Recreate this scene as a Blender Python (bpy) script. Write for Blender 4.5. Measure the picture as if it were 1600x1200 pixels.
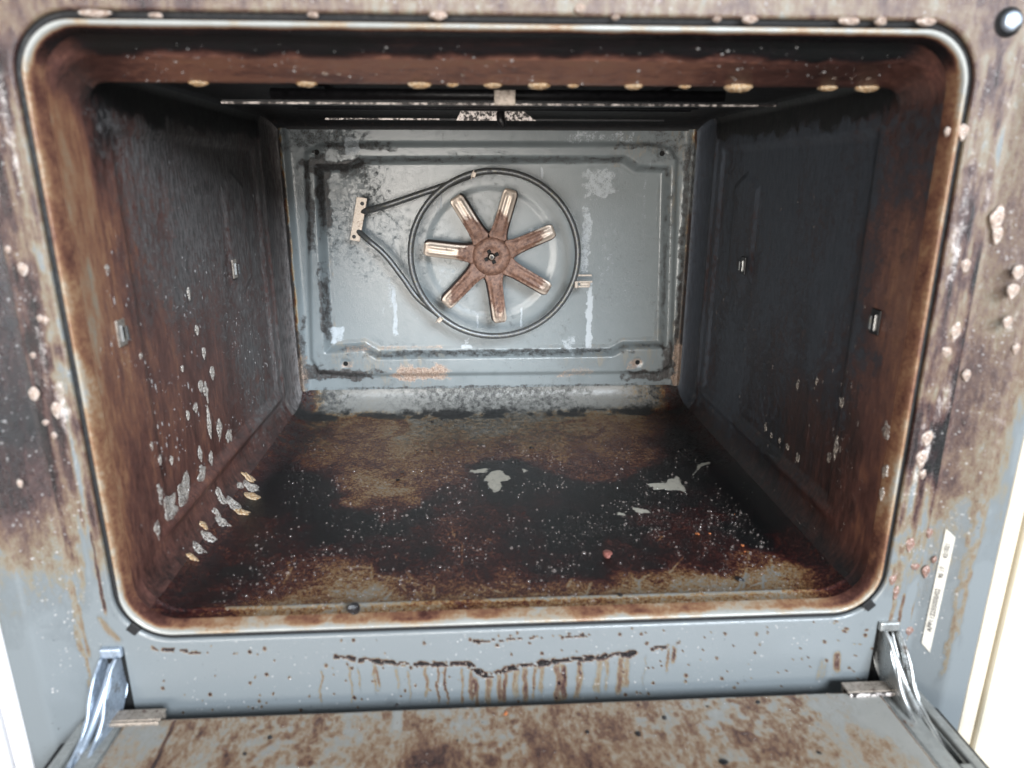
import bpy, bmesh, math, random
import numpy as np
from mathutils import Vector, Matrix, Euler

# ------------------------------------------------------------------ camera, world, lights, exposure
for o in list(bpy.data.objects):
    bpy.data.objects.remove(o)
scn = bpy.context.scene
COL = scn.collection
R = math.radians

cam_data = bpy.data.cameras.new('camera')
cam = bpy.data.objects.new('camera', cam_data)
COL.objects.link(cam)
cam.location = (-0.0213, -0.3932, 0.2847)
cam.rotation_euler = (R(73.405), R(-0.0365), R(-3.1288))
cam_data.sensor_width = 36.0
cam_data.lens = 36.0 * 1085.59 / 1600.0
cam_data.clip_start = 0.01
cam_data.clip_end = 50
cam_data.dof.use_dof = True
cam_data.dof.focus_distance = 0.72
cam_data.dof.aperture_fstop = 5.6
scn.camera = cam

world = bpy.data.worlds.new('World')
scn.world = world
world.use_nodes = True
bg = world.node_tree.nodes['Background']
bg.inputs['Color'].default_value = (0.86, 0.93, 1.0, 1)
bg.inputs['Strength'].default_value = 0.28

def area(name, loc, target, size, power, color):
    d = bpy.data.lights.new(name, 'AREA')
    d.shape = 'RECTANGLE'
    d.size, d.size_y = size
    d.energy = power
    d.color = color
    o = bpy.data.objects.new(name, d)
    COL.objects.link(o)
    o.location = loc
    o.rotation_euler = (Vector(target) - Vector(loc)).to_track_quat('-Z', 'Y').to_euler()
    return o
area('window_light', (0.95, -2.6, 1.35), (0, 0.2, 0.17), (1.25, 1.05), 205, (0.84, 0.92, 1.0))
area('fill_light', (-0.65, -2.9, 0.10), (0, 0.2, 0.17), (1.6, 1.0), 84, (1.0, 0.94, 0.87))  # unseen warm fill, added low to brighten the ceiling lip's underside

scn.render.engine = 'CYCLES'
scn.cycles.max_bounces = 6
scn.cycles.diffuse_bounces = 3
scn.cycles.glossy_bounces = 3
scn.cycles.transparent_max_bounces = 8
scn.cycles.use_denoising = True
scn.cycles.use_adaptive_sampling = True
scn.cycles.adaptive_threshold = 0.02
scn.view_settings.view_transform = 'Standard'
scn.view_settings.look = 'None'
scn.view_settings.exposure = 0.05
scn.view_settings.gamma = 1.0
scn.view_settings.use_curve_mapping = False

rnd = random.Random(7)
rng = np.random.default_rng(11)

# ------------------------------------------------------------------ stain layout, in metres on each surface
FLOOR_BURN = [(-0.224, 0.4089, 0.4), (-0.1663, 0.4299, 0.3), (-0.0952, 0.4261, 0.2), (-0.0162, 0.4219, 0.18), (0.0628, 0.4178, 0.22), (0.1419, 0.4136, 0.3), (0.2131, 0.4098, 0.55), (0.2179, 0.3206, 0.8),
 (-0.2163, 0.3436, 0.55), (-0.1572, 0.3716, 0.42), (-0.177, 0.3219, 0.38), (-0.0899, 0.3574, 0.18), (-0.0096, 0.3532, 0.2), (0.0978, 0.3581, 0.3), (0.1656, 0.3439, 0.4),
 (0.0452, 0.3102, 0.35), (-0.2186, 0.2708, 0.7), (-0.1815, 0.2772, 0.4), (-0.1463, 0.3017, 0.36), (-0.0921, 0.2988, 0.26), (-0.0511, 0.2876, 0.4), (0.0028, 0.2938, 0.43),
 (0.0494, 0.2823, 0.42), (0.1031, 0.2795, 0.4), (0.15, 0.277, 0.45), (0.1996, 0.2833, 0.75), (-0.2145, 0.2097, 0.92), (-0.1814, 0.2193, 0.9), (-0.1597, 0.1999, 0.85),
 (-0.1445, 0.2131, 0.33), (-0.1225, 0.2264, 0.26), (-0.1068, 0.1971, 0.2), (-0.1282, 0.1848, 0.3), (-0.079, 0.2168, 0.38), (-0.0492, 0.23, 0.42), (-0.0304, 0.1999, 0.55),
 (0.0643, 0.2395, 0.48), (0.1009, 0.2297, 0.5), (0.125, 0.2238, 0.5), (0.2192, 0.1866, 0.95), (0.2329, 0.1464, 0.95), (-0.211, 0.158, 0.95), (-0.1726, 0.156, 0.88), (-0.1343, 0.1539, 0.8),
 (-0.1092, 0.171, 0.45), (-0.0904, 0.1516, 0.5), (-0.0758, 0.1755, 0.4), (-0.053, 0.1743, 0.78), (-0.0882, 0.1307, 0.88), (-0.0684, 0.1504, 0.82), (-0.1104, 0.1387, 0.85),
 (-0.0357, 0.1608, 0.62), (-0.0461, 0.1375, 0.5), (-0.0136, 0.1475, 0.6), (-0.2199, 0.1042, 0.92), (-0.1798, 0.102, 0.85), (-0.1469, 0.1104, 0.85), (-0.1113, 0.1084, 0.78),
 (-0.0752, 0.1014, 0.7), (-0.0452, 0.1101, 0.52), (-0.0144, 0.1033, 0.58), (0.0161, 0.1016, 0.72), (0.0584, 0.1098, 0.95), (0.1079, 0.0967, 0.85), (0.1472, 0.0895, 0.66),
 (0.1725, 0.0882, 0.63), (0.2038, 0.1021, 0.9), (0.2451, 0.1107, 0.78), (-0.0731, 0.0771, 0.85), (-0.2273, 0.059, 0.8), (-0.1932, 0.0657, 0.78), (-0.1604, 0.0639, 0.5),
 (-0.1436, 0.0718, 0.52), (-0.109, 0.0611, 0.45), (-0.1138, 0.0487, 0.34), (-0.0956, 0.0317, 0.22), (-0.1177, 0.0329, 0.32), (-0.0809, 0.0596, 0.65), (-0.0532, 0.067, 0.6),
 (-0.0152, 0.0649, 0.62), (0.0229, 0.0629, 0.68), (0.061, 0.0608, 0.78), (0.0991, 0.0588, 0.72), (0.1481, 0.0607, 0.62), (0.1884, 0.0631, 0.5), (0.2368, 0.0605, 0.68),
 (0.2758, 0.0679, 0.72), (-0.2368, 0.0279, 0.78), (-0.2049, 0.0337, 0.72), (-0.1664, 0.0355, 0.56), (-0.1399, 0.0341, 0.42), (-0.0694, 0.0342, 0.48), (-0.0427, 0.0368, 0.52),
 (0.0025, 0.0384, 0.52), (0.0478, 0.0359, 0.52), (0.085, 0.038, 0.45), (0.1216, 0.0361, 0.25), (0.1431, 0.0308, 0.2), (0.1873, 0.0367, 0.2), (0.2095, 0.0441, 0.3), (0.213, 0.0312, 0.36),
 (0.2426, 0.0338, 0.62), (-0.225, 0.0094, 0.65), (-0.1928, 0.0112, 0.5), (-0.156, 0.0127, 0.34), (-0.1179, 0.0107, 0.24), (-0.0845, 0.0125, 0.3), (-0.0587, 0.0075, 0.42),
 (-0.0418, 0.0102, 0.48), (0.0008, 0.0079, 0.42), (0.044, 0.0092, 0.38), (0.0878, 0.0105, 0.38), (0.1323, 0.0118, 0.3), (0.1775, 0.0132, 0.25), (0.2183, 0.0228, 0.4), (0.2565, 0.033, 0.55)]
FLOOR_BLACK = [[(-0.0276, 0.2492), (-0.0113, 0.2648), (0.0117, 0.2669), (0.0333, 0.2492), (0.0472, 0.228), (0.067, 0.2119), (0.0903, 0.2048), (0.1181, 0.2063), (0.1375, 0.2232), (0.1627, 0.2472),
  (0.1965, 0.2727), (0.2238, 0.273), (0.2326, 0.2227), (0.238, 0.1588), (0.2266, 0.1117), (0.1875, 0.1008), (0.144, 0.1139), (0.1096, 0.1269), (0.0768, 0.1253), (0.0505, 0.1301),
  (0.0193, 0.1457), (-0.0019, 0.1652), (-0.0186, 0.1924), (-0.0232, 0.2211)],
 [(-0.2232, 0.1899), (-0.2164, 0.2169), (-0.1888, 0.2255), (-0.1578, 0.221), (-0.152, 0.1995), (-0.16, 0.1737), (-0.1806, 0.1447), (-0.1994, 0.1183), (-0.2199, 0.1042)]]
FLOOR_PALE = [[(-0.0139, 0.2251), (-0.0067, 0.2401), (0.0028, 0.2412), (0.0055, 0.2302), (0.0124, 0.2207), (0.006, 0.2152), (0.001, 0.2125), (0.0011, 0.1982), (-0.0057, 0.1903), (-0.0113, 0.2017)],
 [(-0.0288, 0.2429), (-0.0117, 0.2452), (-0.0106, 0.2372), (-0.0244, 0.2333)],
 [(0.1387, 0.2023), (0.1546, 0.2043), (0.1727, 0.2182), (0.1725, 0.1962), (0.1708, 0.1823), (0.1586, 0.1857), (0.1424, 0.1879)],
 [(0.1876, 0.2114), (0.2014, 0.2452), (0.2178, 0.2509), (0.1918, 0.2249)], [(0.1125, 0.1529), (0.1271, 0.1496), (0.1289, 0.1434), (0.1162, 0.1441)],
 [(0.0231, 0.2417), (0.0311, 0.2381), (0.0256, 0.2322)], [(0.0985, 0.1451), (0.1068, 0.1446), (0.1045, 0.1388), (0.0985, 0.1391)]]
FLOOR_RINGS = [(-0.1492, 0.3669, 0.048), (0.0972, 0.3539, 0.03)]
WALL_L_BURN = [(0.012, 0.3252, 0.36, 0), (0.0106, 0.303, 0.32, 0), (0.0093, 0.2767, 0.29, 0), (0.0063, 0.2428, 0.29, 0), (0.0045, 0.2074, 0.29, 0), (0.0058, 0.1694, 0.31, 0), (0.0039, 0.1303, 0.34, 0),
 (0.0053, 0.0877, 0.38, 0), (0.0067, 0.0422, 0.45, 0), (0.0317, 0.3006, 0.38, 0), (0.0271, 0.2764, 0.38, 0), (0.0291, 0.2404, 0.4, 0), (0.0313, 0.202, 0.44, 0.05), (0.0336, 0.1612, 0.48, 0),
 (0.036, 0.1175, 0.54, 0), (0.0427, 0.0686, 0.6, 0), (0.0485, 0.0262, 0.68, 0), (0.0599, 0.3232, 0.9, 0.6), (0.1484, 0.3245, 0.95, 0.8), (0.2834, 0.3293, 0.95, 0.9),
 (0.1074, 0.2913, 0.7, 0.85), (0.2243, 0.2929, 0.7, 0.95), (0.3461, 0.2946, 0.75, 0.9), (0.0951, 0.2544, 0.62, 0.7), (0.1818, 0.2489, 0.66, 0.95), (0.2886, 0.2422, 0.7, 1),
 (0.0815, 0.2136, 0.6, 0.55), (0.1655, 0.2008, 0.65, 0.9), (0.2867, 0.1822, 0.7, 1), (0.094, 0.162, 0.56, 0.15), (0.1744, 0.1467, 0.6, 0.45), (0.3043, 0.1144, 0.7, 0.9),
 (0.0906, 0.1202, 0.55, 0.02), (0.1722, 0.0975, 0.57, 0.1), (0.2914, 0.0777, 0.64, 0.6), (0.3582, 0.0645, 0.7, 0.8), (0.0872, 0.0769, 0.56, 0), (0.1734, 0.0565, 0.58, 0.02),
 (0.0985, 0.0402, 0.6, 0), (0.0541, 0.0431, 0.62, 0), (0.2443, 0.0602, 0.66, 0.5)]
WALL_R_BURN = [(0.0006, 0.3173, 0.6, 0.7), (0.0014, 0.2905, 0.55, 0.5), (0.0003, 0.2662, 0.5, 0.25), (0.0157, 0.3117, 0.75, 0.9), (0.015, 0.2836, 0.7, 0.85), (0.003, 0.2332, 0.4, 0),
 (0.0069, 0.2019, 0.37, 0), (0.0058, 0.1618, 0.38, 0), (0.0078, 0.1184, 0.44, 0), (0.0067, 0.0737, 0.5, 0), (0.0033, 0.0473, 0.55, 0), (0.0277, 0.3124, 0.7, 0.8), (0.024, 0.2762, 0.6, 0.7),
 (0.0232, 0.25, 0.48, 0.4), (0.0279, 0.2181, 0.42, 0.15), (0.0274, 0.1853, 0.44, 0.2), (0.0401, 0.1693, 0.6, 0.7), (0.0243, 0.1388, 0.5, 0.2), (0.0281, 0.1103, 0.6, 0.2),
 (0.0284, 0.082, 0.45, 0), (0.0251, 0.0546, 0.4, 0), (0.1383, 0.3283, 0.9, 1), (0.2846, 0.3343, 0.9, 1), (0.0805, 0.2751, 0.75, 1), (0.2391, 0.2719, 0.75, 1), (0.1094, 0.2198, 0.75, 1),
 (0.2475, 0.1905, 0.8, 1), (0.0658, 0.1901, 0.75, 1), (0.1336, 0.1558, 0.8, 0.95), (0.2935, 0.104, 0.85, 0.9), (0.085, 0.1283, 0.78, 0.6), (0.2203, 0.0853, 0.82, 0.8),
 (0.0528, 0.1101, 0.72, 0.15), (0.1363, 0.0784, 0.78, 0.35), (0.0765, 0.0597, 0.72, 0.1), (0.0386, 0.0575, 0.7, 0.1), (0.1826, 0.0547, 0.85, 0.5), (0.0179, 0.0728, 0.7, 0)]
BACK_SOOT = [(-0.2399, 0.2682, 8, 110, 0.9), (-0.2392, 0.1963, 8, 220, 1.0), (-0.2443, 0.0733, 12, 80, 1.0), (-0.2328, 0.0732, 10, 60, 0.7), (-0.2072, 0.2469, 6, 60, 0.8), (-0.1911, 0.2681, 9, 60, 0.9),
 (-0.1989, 0.1357, 7, 60, 0.8), (-0.1782, 0.2973, 45, 8, 0.9), (-0.1572, 0.2905, 25, 14, 0.6), (-0.1484, 0.3179, 50, 6, 0.7), (-0.1902, 0.3266, 60, 20, 0.55), (-0.1959, 0.0524, 70, 9, 1.0),
 (-0.2261, 0.061, 30, 10, 0.9), (0.2018, 0.0465, 50, 9, 0.9), (0.2313, 0.1158, 8, 110, 0.9), (0.232, 0.2461, 10, 120, 0.7), (0.2364, 0.1553, 8, 160, 0.8), (0.2081, 0.3175, 35, 25, 0.5),
 (0.2209, 0.0671, 14, 30, 0.9), (0.1709, 0.3188, 40, 5, 0.6), (0.0085, 0.0773, 220, 3, 0.7), (0.0083, 0.0336, 300, 3, 0.6), (-0.1514, 0.2681, 40, 40, 0.35), (-0.1756, 0.2325, 20, 60, 0.3),
 (0.2086, 0.194, 8, 150, 0.35), (0.0095, 0.3032, 230, 5, 0.5)]
BACK_PALE = [(0.1201, 0.113, 5, 46, 1), (0.1207, 0.1406, 3, 30, 0.8), (0.1137, 0.2132, 7, 50, 0.7), (0.1266, 0.2766, 24, 22, 0.7), (-0.1173, 0.1311, 4, 40, 0.8), (-0.1225, 0.1504, 3, 25, 0.5),
 (-0.1317, 0.1195, 2, 20, 0.4), (-0.0578, 0.2595, 2, 14, 0.8), (-0.0625, 0.2503, 2, 12, 0.6), (0.0595, 0.2893, 2, 8, 0.9), (0.0359, 0.1178, 2, 18, 0.7), (-0.0178, 0.1144, 2, 14, 0.6),
 (-0.0323, 0.0843, 9, 4, 0.9), (-0.0306, 0.0907, 4, 5, 0.6), (0.0955, 0.0851, 10, 12, 0.6), (-0.0522, 0.1652, 10, 25, 0.45), (-0.0595, 0.1728, 6, 14, 0.5), (-0.1886, 0.1005, 10, 12, 0.8),
 (0.0543, 0.2208, 14, 9, 0.6), (0.1389, 0.1943, 14, 50, 0.35), (-0.1439, 0.2106, 8, 30, 0.4), (0.1811, 0.268, 3, 60, 0.4), (-0.1536, 0.3131, 10, 6, 0.8), (0.1262, 0.3277, 60, 8, 0.5),
 (-0.1552, 0.322, 12, 6, 0.7), (0.0165, 0.1415, 30, 20, 0.2), (-0.1659, 0.2681, 25, 25, 0.5), (0.0633, 0.1175, 40, 30, 0.12)]
BACK_RUST = [(-0.0904, 0.0533, 45, 12, 0.8), (0.1044, 0.0505, 35, 8, 0.5), (-0.1756, 0.066, 10, 6, 0.6), (0.1766, 0.0611, 12, 7, 0.6), (-0.1628, 0.0843, 22, 5, 0.5), (-0.101, 0.0835, 60, 3, 0.5),
 (-0.2349, 0.0489, 14, 40, 0.5), (0.2337, 0.0586, 10, 40, 0.7), (-0.2468, 0.1051, 6, 90, 0.6)]
FRAME_BURN = [(-0.2462, 0.3621, 0.36, 0.3), (-0.2212, 0.3652, 0.4, 0.25), (-0.1903, 0.3661, 0.4, 0.2), (-0.1594, 0.3659, 0.4, 0.25), (-0.1122, 0.3671, 0.38, 0.3), (-0.0645, 0.3671, 0.34, 0.4),
 (-0.0324, 0.3669, 0.3, 0.5), (0.0001, 0.3685, 0.36, 0.4), (0.0329, 0.3677, 0.32, 0.5), (0.066, 0.3687, 0.3, 0.5), (0.0994, 0.3685, 0.34, 0.45), (0.1332, 0.368, 0.36, 0.35),
 (0.1672, 0.3684, 0.38, 0.4), (0.2016, 0.3688, 0.38, 0.3), (0.2363, 0.3692, 0.4, 0.25), (0.2681, 0.3681, 0.4, 0.2), (-0.2569, 0.3239, 0.42, 0.15), (-0.2506, 0.324, 0.36, 0.3),
 (-0.2663, 0.2769, 0.45, 0.1), (-0.2549, 0.2769, 0.32, 0.4), (-0.2743, 0.2368, 0.7, 0.1), (-0.2562, 0.2436, 0.15, 0.5), (-0.2663, 0.2436, 0.4, 0.3), (-0.2813, 0.2015, 0.92, 0),
 (-0.2697, 0.2086, 0.68, 0.1), (-0.2577, 0.2084, 0.2, 0.4), (-0.2525, 0.2084, 0.12, 0.5), (-0.2888, 0.1642, 0.9, 0), (-0.2747, 0.164, 0.6, 0.1), (-0.2557, 0.1713, 0.2, 0.5),
 (-0.2948, 0.125, 0.85, 0), (-0.2786, 0.1246, 0.66, 0.05), (-0.259, 0.1322, 0.3, 0.3), (-0.2995, 0.0919, 0.7, 0), (-0.2811, 0.0914, 0.58, 0.1), (-0.2592, 0.0993, 0.3, 0.3),
 (-0.3009, 0.0661, 0.45, 0.1), (-0.2783, 0.0654, 0.45, 0.05), (-0.2594, 0.0648, 0.12, 0.1), (-0.2929, 0.0481, 0.1, 0), (-0.2739, 0.0474, 0.15, 0), (-0.2608, 0.0333, 0.05, 0),
 (-0.2825, 0.0202, 0, 0), (-0.3016, 0.002, 0, 0), (-0.2848, -0.0379, 0, 0), (-0.2583, 0.0003, 0, 0), (0.2568, 0.3368, 0.4, 0.2), (0.2599, 0.2939, 0.36, 0.3), (0.2598, 0.2661, 0.42, 0.2),
 (0.2623, 0.2335, 0.35, 0.3), (0.2708, 0.2334, 0.65, 0), (0.2656, 0.1953, 0.45, 0.2), (0.2724, 0.1912, 0.8, 0), (0.2611, 0.1874, 0.3, 0.4), (0.265, 0.155, 0.3, 0.4),
 (0.2725, 0.1631, 0.85, 0), (0.2629, 0.1211, 0.4, 0.3), (0.2705, 0.1253, 0.85, 0), (0.2606, 0.0858, 0.35, 0.3), (0.2722, 0.0809, 0.2, 0.1), (0.2618, 0.0534, 0.2, 0.2),
 (0.2723, 0.0436, 0.1, 0.1), (0.2609, 0.0197, 0.15, 0.2), (0.2729, 0.0143, 0, 0), (0.2574, -0.0001, 0, 0), (0.2653, -0.0208, 0.05, 0), (0.2883, -0.048, 0, 0), (-0.2391, -0.0053, 0, 0),
 (-0.2083, -0.0164, 0, 0), (-0.1686, -0.0281, 0, 0), (-0.1271, -0.0299, 0, 0), (-0.084, -0.0117, 0, 0), (-0.0429, -0.0438, 0.04, 0), (0.0004, -0.0151, 0, 0), (0.0441, -0.0425, 0.04, 0),
 (0.0866, -0.0136, 0, 0), (0.1325, -0.0412, 0, 0), (0.176, -0.0275, 0, 0), (0.2233, -0.0452, 0, 0), (0.2402, -0.0045, 0, 0)]
FLANGE_L_BURN = [(-0.2833, 0.2087, 0.8, 0.1), (-0.2939, 0.1566, 0.9, 0), (-0.3017, 0.1087, 0.75, 0), (-0.3031, 0.0835, 0.45, 0.2), (-0.3, 0.0704, 0.35, 0.2), (-0.2986, 0.0482, 0.1, 0),
 (-0.3119, 0.0487, 0.05, 0), (-0.3016, 0.002, 0, 0), (-0.314, -0.0217, 0, 0), (-0.2905, -0.0478, 0, 0), (-0.3112, 0.0708, 0.3, 0.3)]
FLANGE_R_BURN = [(0.2735, 0.3433, 0.3, 0.1), (0.2767, 0.294, 0.3, 0.1), (0.2841, 0.2407, 0.35, 0.1), (0.2973, 0.2332, 0.4, 0.4), (0.288, 0.2028, 0.4, 0.15), (0.3, 0.2027, 0.35, 0.4),
 (0.288, 0.1628, 0.55, 0), (0.3021, 0.1544, 0.35, 0.4), (0.2906, 0.1292, 0.6, 0), (0.3029, 0.1203, 0.2, 0.3), (0.289, 0.0941, 0.5, 0), (0.3055, 0.0755, 0.02, 0), (0.289, 0.0478, 0.12, 0),
 (0.3106, 0.0278, 0, 0), (0.2975, -0.0221, 0, 0), (0.3164, -0.0493, 0, 0), (0.3219, 0.1199, 0, 0)]
FRAME_LINE = [[(-0.1158, -0.0193), (-0.1013, -0.0209), (-0.0889, -0.0235), (-0.0679, -0.0264), (-0.0467, -0.0268), (-0.0305, -0.027), (-0.0246, -0.0328), (-0.016, -0.0383), (-0.01, -0.036),
  (-0.0039, -0.0342), (0.0069, -0.0306), (0.022, -0.0292), (0.0436, -0.0276), (0.0653, -0.0254), (0.0828, -0.0241)],
 [(0.0957, -0.0211), (0.1066, -0.0195), (0.1156, -0.0163)], [(-0.2314, -0.0071), (-0.2076, -0.011), (-0.2005, -0.0128)], [(-0.0251, -0.0106), (0.0132, -0.0092), (0.0517, -0.0087)]]
FRAME_DRIPS = [(-0.0911, -0.0264, -0.0493, 3, 0.25), (-0.0892, -0.029, -0.0443, 2, 0.4), (-0.0765, -0.0295, -0.0474, 3, 0.22), (-0.0574, -0.0288, -0.0535, 3, 0.35), (-0.0497, -0.0292, -0.0591, 2, 0.5),
 (-0.0438, -0.0294, -0.0594, 2, 0.55), (-0.0331, -0.0314, -0.0599, 3, 0.4), (-0.0276, -0.0342, -0.0576, 4, 0.5), (-0.0234, -0.0395, -0.0631, 4, 0.5), (-0.0156, -0.0399, -0.0634, 6, 0.3),
 (-0.0091, -0.0376, -0.0611, 4, 0.4), (-0.0039, -0.0363, -0.0603, 4, 0.35), (0.0026, -0.0345, -0.059, 6, 0.28), (0.0099, -0.0333, -0.061, 5, 0.4), (0.0155, -0.0335, -0.0596, 3, 0.4),
 (0.0203, -0.0322, -0.0572, 4, 0.28), (0.032, -0.0317, -0.0615, 6, 0.36), (0.0359, -0.0318, -0.0601, 5, 0.5), (0.0455, -0.0302, -0.0611, 6, 0.34), (0.0589, -0.0287, -0.0564, 7, 0.24),
 (0.0654, -0.028, -0.0541, 4, 0.28), (0.0742, -0.0273, -0.0571, 5, 0.4), (0.0785, -0.0275, -0.052, 5, 0.3), (0.1068, -0.022, -0.0401, 2, 0.4), (0.1097, -0.0206, -0.0325, 3, 0.55),
 (0.0908, -0.0265, -0.0552, 2, 0.15), (-0.1271, -0.0299, -0.0554, 2, 0.3), (-0.1079, -0.0257, -0.0563, 2, 0.25), (-0.1018, -0.0284, -0.0463, 2, 0.2), (-0.0681, -0.0324, -0.0583, 2, 0.25),
 (0.2257, -0.0295, -0.0454, 7, 0.5), (0.2151, -0.0343, -0.0529, 10, 0.2), (-0.2571, 0.0558, 0.0185, 3, 0.62), (-0.2572, 0.0779, 0.047, 2, 0.5), (-0.2739, 0.0474, -0.0132, 5, 0.3),
 (-0.2788, 0.0011, -0.0429, 6, 0.24), (-0.2719, 0.0696, 0.0452, 4, 0.35), (-0.2921, 0.0525, 0.0208, 3, 0.15), (0.2584, 0.0344, -0.0105, 4, 0.3), (0.2648, 0.0146, -0.0132, 3, 0.4),
 (0.2752, 0.0266, -0.0215, 5, 0.25), (0.2733, 0.0624, 0.0289, 4, 0.2)]
DOOR_BURN = [(-0.2046, -0.0206, 0.36), (-0.1785, -0.0274, 0.12), (-0.1529, -0.034, 0.05), (-0.1315, -0.0246, 0.3), (-0.1132, -0.0362, 0.06), (-0.0945, -0.0546, 0.35), (-0.0827, -0.0272, 0.22),
 (-0.0655, -0.0387, 0.25), (-0.0461, -0.0292, 0.22), (-0.0602, -0.0564, 0.6), (-0.0411, -0.055, 0.62), (-0.0257, -0.0409, 0.1), (-0.0062, -0.0496, 0.06), (0.014, -0.043, 0.45),
 (0.017, -0.0533, 0.65), (0.0394, -0.0338, 0.3), (0.0617, -0.0456, 0.2), (0.0277, -0.0612, 0.5), (0.0753, -0.0564, 0.35), (0.106, -0.0319, 0.18), (0.1174, -0.0486, 0.12),
 (0.1126, -0.0633, 0.35), (0.1472, -0.0342, 0.05), (0.1593, -0.0456, 0.1), (0.1691, -0.0514, 0.28), (0.1597, -0.0635, 0.35), (0.194, -0.0422, 0.03), (0.2116, -0.0485, 0.3),
 (0.241, -0.0336, 0), (0.2397, -0.05, 0.05), (0.2202, -0.0692, 0.28), (0.2526, -0.0559, 0), (0.2518, -0.0756, 0.03), (-0.2244, -0.0302, 0.1), (-0.2293, -0.0449, 0.25),
 (-0.2081, -0.0508, 0.35), (-0.1739, -0.0526, 0.3), (-0.1467, -0.0565, 0.08), (-0.1165, -0.0581, 0.2), (0.0826, -0.0251, 0.35), (0.167, -0.0734, 0.12)]
STICKER = [(0.2817, -0.0045, 0.0665), (0.2865, -0.0079, 0.0622), (0.2856, -0.0073, -0.0259), (0.2809, -0.004, -0.0205)]
FOAM_LIP = [(-0.1794, 0.0055), (-0.1171, 0.0055), (-0.0518, 0.0064), (-0.0322, 0.0034), (-0.0084, 0.0051), (0.0191, 0.0064), (0.0394, 0.0034), (0.0761, 0.0055), (0.1073, 0.0034), (0.1399, 0.0085),
 (0.1955, 0.0055), (0.2204, 0.0072)]
FOAM_STRIP = [(-0.1039, 0.3402, 0.0032), (-0.0962, 0.3392, 0.0024), (-0.0868, 0.342, 0.0016), (-0.0752, 0.3397, 0.002), (-0.0493, 0.3423, 0.0016), (-0.026, 0.3368, 0.0024), (-0.0023, 0.3463, 0.0016),
 (0.1316, 0.3427, 0.002), (0.1926, 0.3408, 0.0024), (0.2135, 0.342, 0.0024), (0.2032, 0.3419, 0.002), (0.2214, 0.341, 0.0016), (0.0021, 0.3407, 0.0016)]
FOAM_GAP = [(-0.2064, 0.362, 0.0085, 0.0023), (-0.1771, 0.3614, 0.0039, 0.0016), (-0.0999, 0.3626, 0.0033, 0.0016), (-0.0373, 0.3631, 0.0052, 0.0026), (0.0533, 0.3632, 0.0023, 0.0016),
 (0.0346, 0.3671, 0.0033, 0.003), (0.1063, 0.3629, 0.0026, 0.0016), (0.1235, 0.3631, 0.0046, 0.0026), (0.1766, 0.3628, 0.0066, 0.0023), (0.1935, 0.363, 0.0036, 0.0026),
 (0.2182, 0.363, 0.0059, 0.0026)]
FOAM_R = [(0.2776, 0.2625, 0.005, 0.0077), (0.2788, 0.2532, 0.0035, 0.0054), (0.2653, 0.2357, 0.0035, 0.0038), (0.2666, 0.1964, 0.0035, 0.0062), (0.2634, 0.1838, 0.0038, 0.0031),
 (0.2773, 0.1695, 0.0031, 0.0038), (0.2496, 0.3091, 0.0035, 0.0042), (0.2405, 0.309, 0.0019, 0.0027), (0.2612, 0.1281, 0.0042, 0.0054), (0.2599, 0.1143, 0.0042, 0.0062),
 (0.2626, 0.1036, 0.0023, 0.0035), (0.2627, 0.0534, 0.0035, 0.005), (0.2762, 0.0338, 0.0031, 0.0046), (0.2691, 0.0365, 0.0035, 0.0027), (0.2552, 0.0272, 0.0031, 0.0038),
 (0.259, 0.0173, 0.0023, 0.0054), (0.2736, -0.0134, 0.0031, 0.0035), (0.2789, 0.0434, 0.0019, 0.0027), (0.2743, 0.0615, 0.0023, 0.0038)]
FOAM_R2 = [(0.2974, 0.2295, 0.0035, 0.0038), (0.2965, 0.2189, 0.0035, 0.0042), (0.2972, 0.2008, 0.0027, 0.0035), (0.3058, 0.1849, 0.0023, 0.0031)]
FOAM_L = [(-0.2656, 0.2367, 0.0035, 0.0038), (-0.2764, 0.1663, 0.0038, 0.0042), (-0.2619, 0.2096, 0.0019, 0.0019), (-0.2627, 0.1561, 0.0031, 0.0054), (-0.2594, 0.2085, 0.0027, 0.0027),
 (-0.2712, 0.2471, 0.0019, 0.0023), (-0.2694, 0.1885, 0.0019, 0.0019), (-0.2666, 0.1404, 0.0019, 0.0023), (-0.2741, 0.1485, 0.0023, 0.0019), (-0.2896, 0.1146, 0.0019, 0.0031)]
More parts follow.
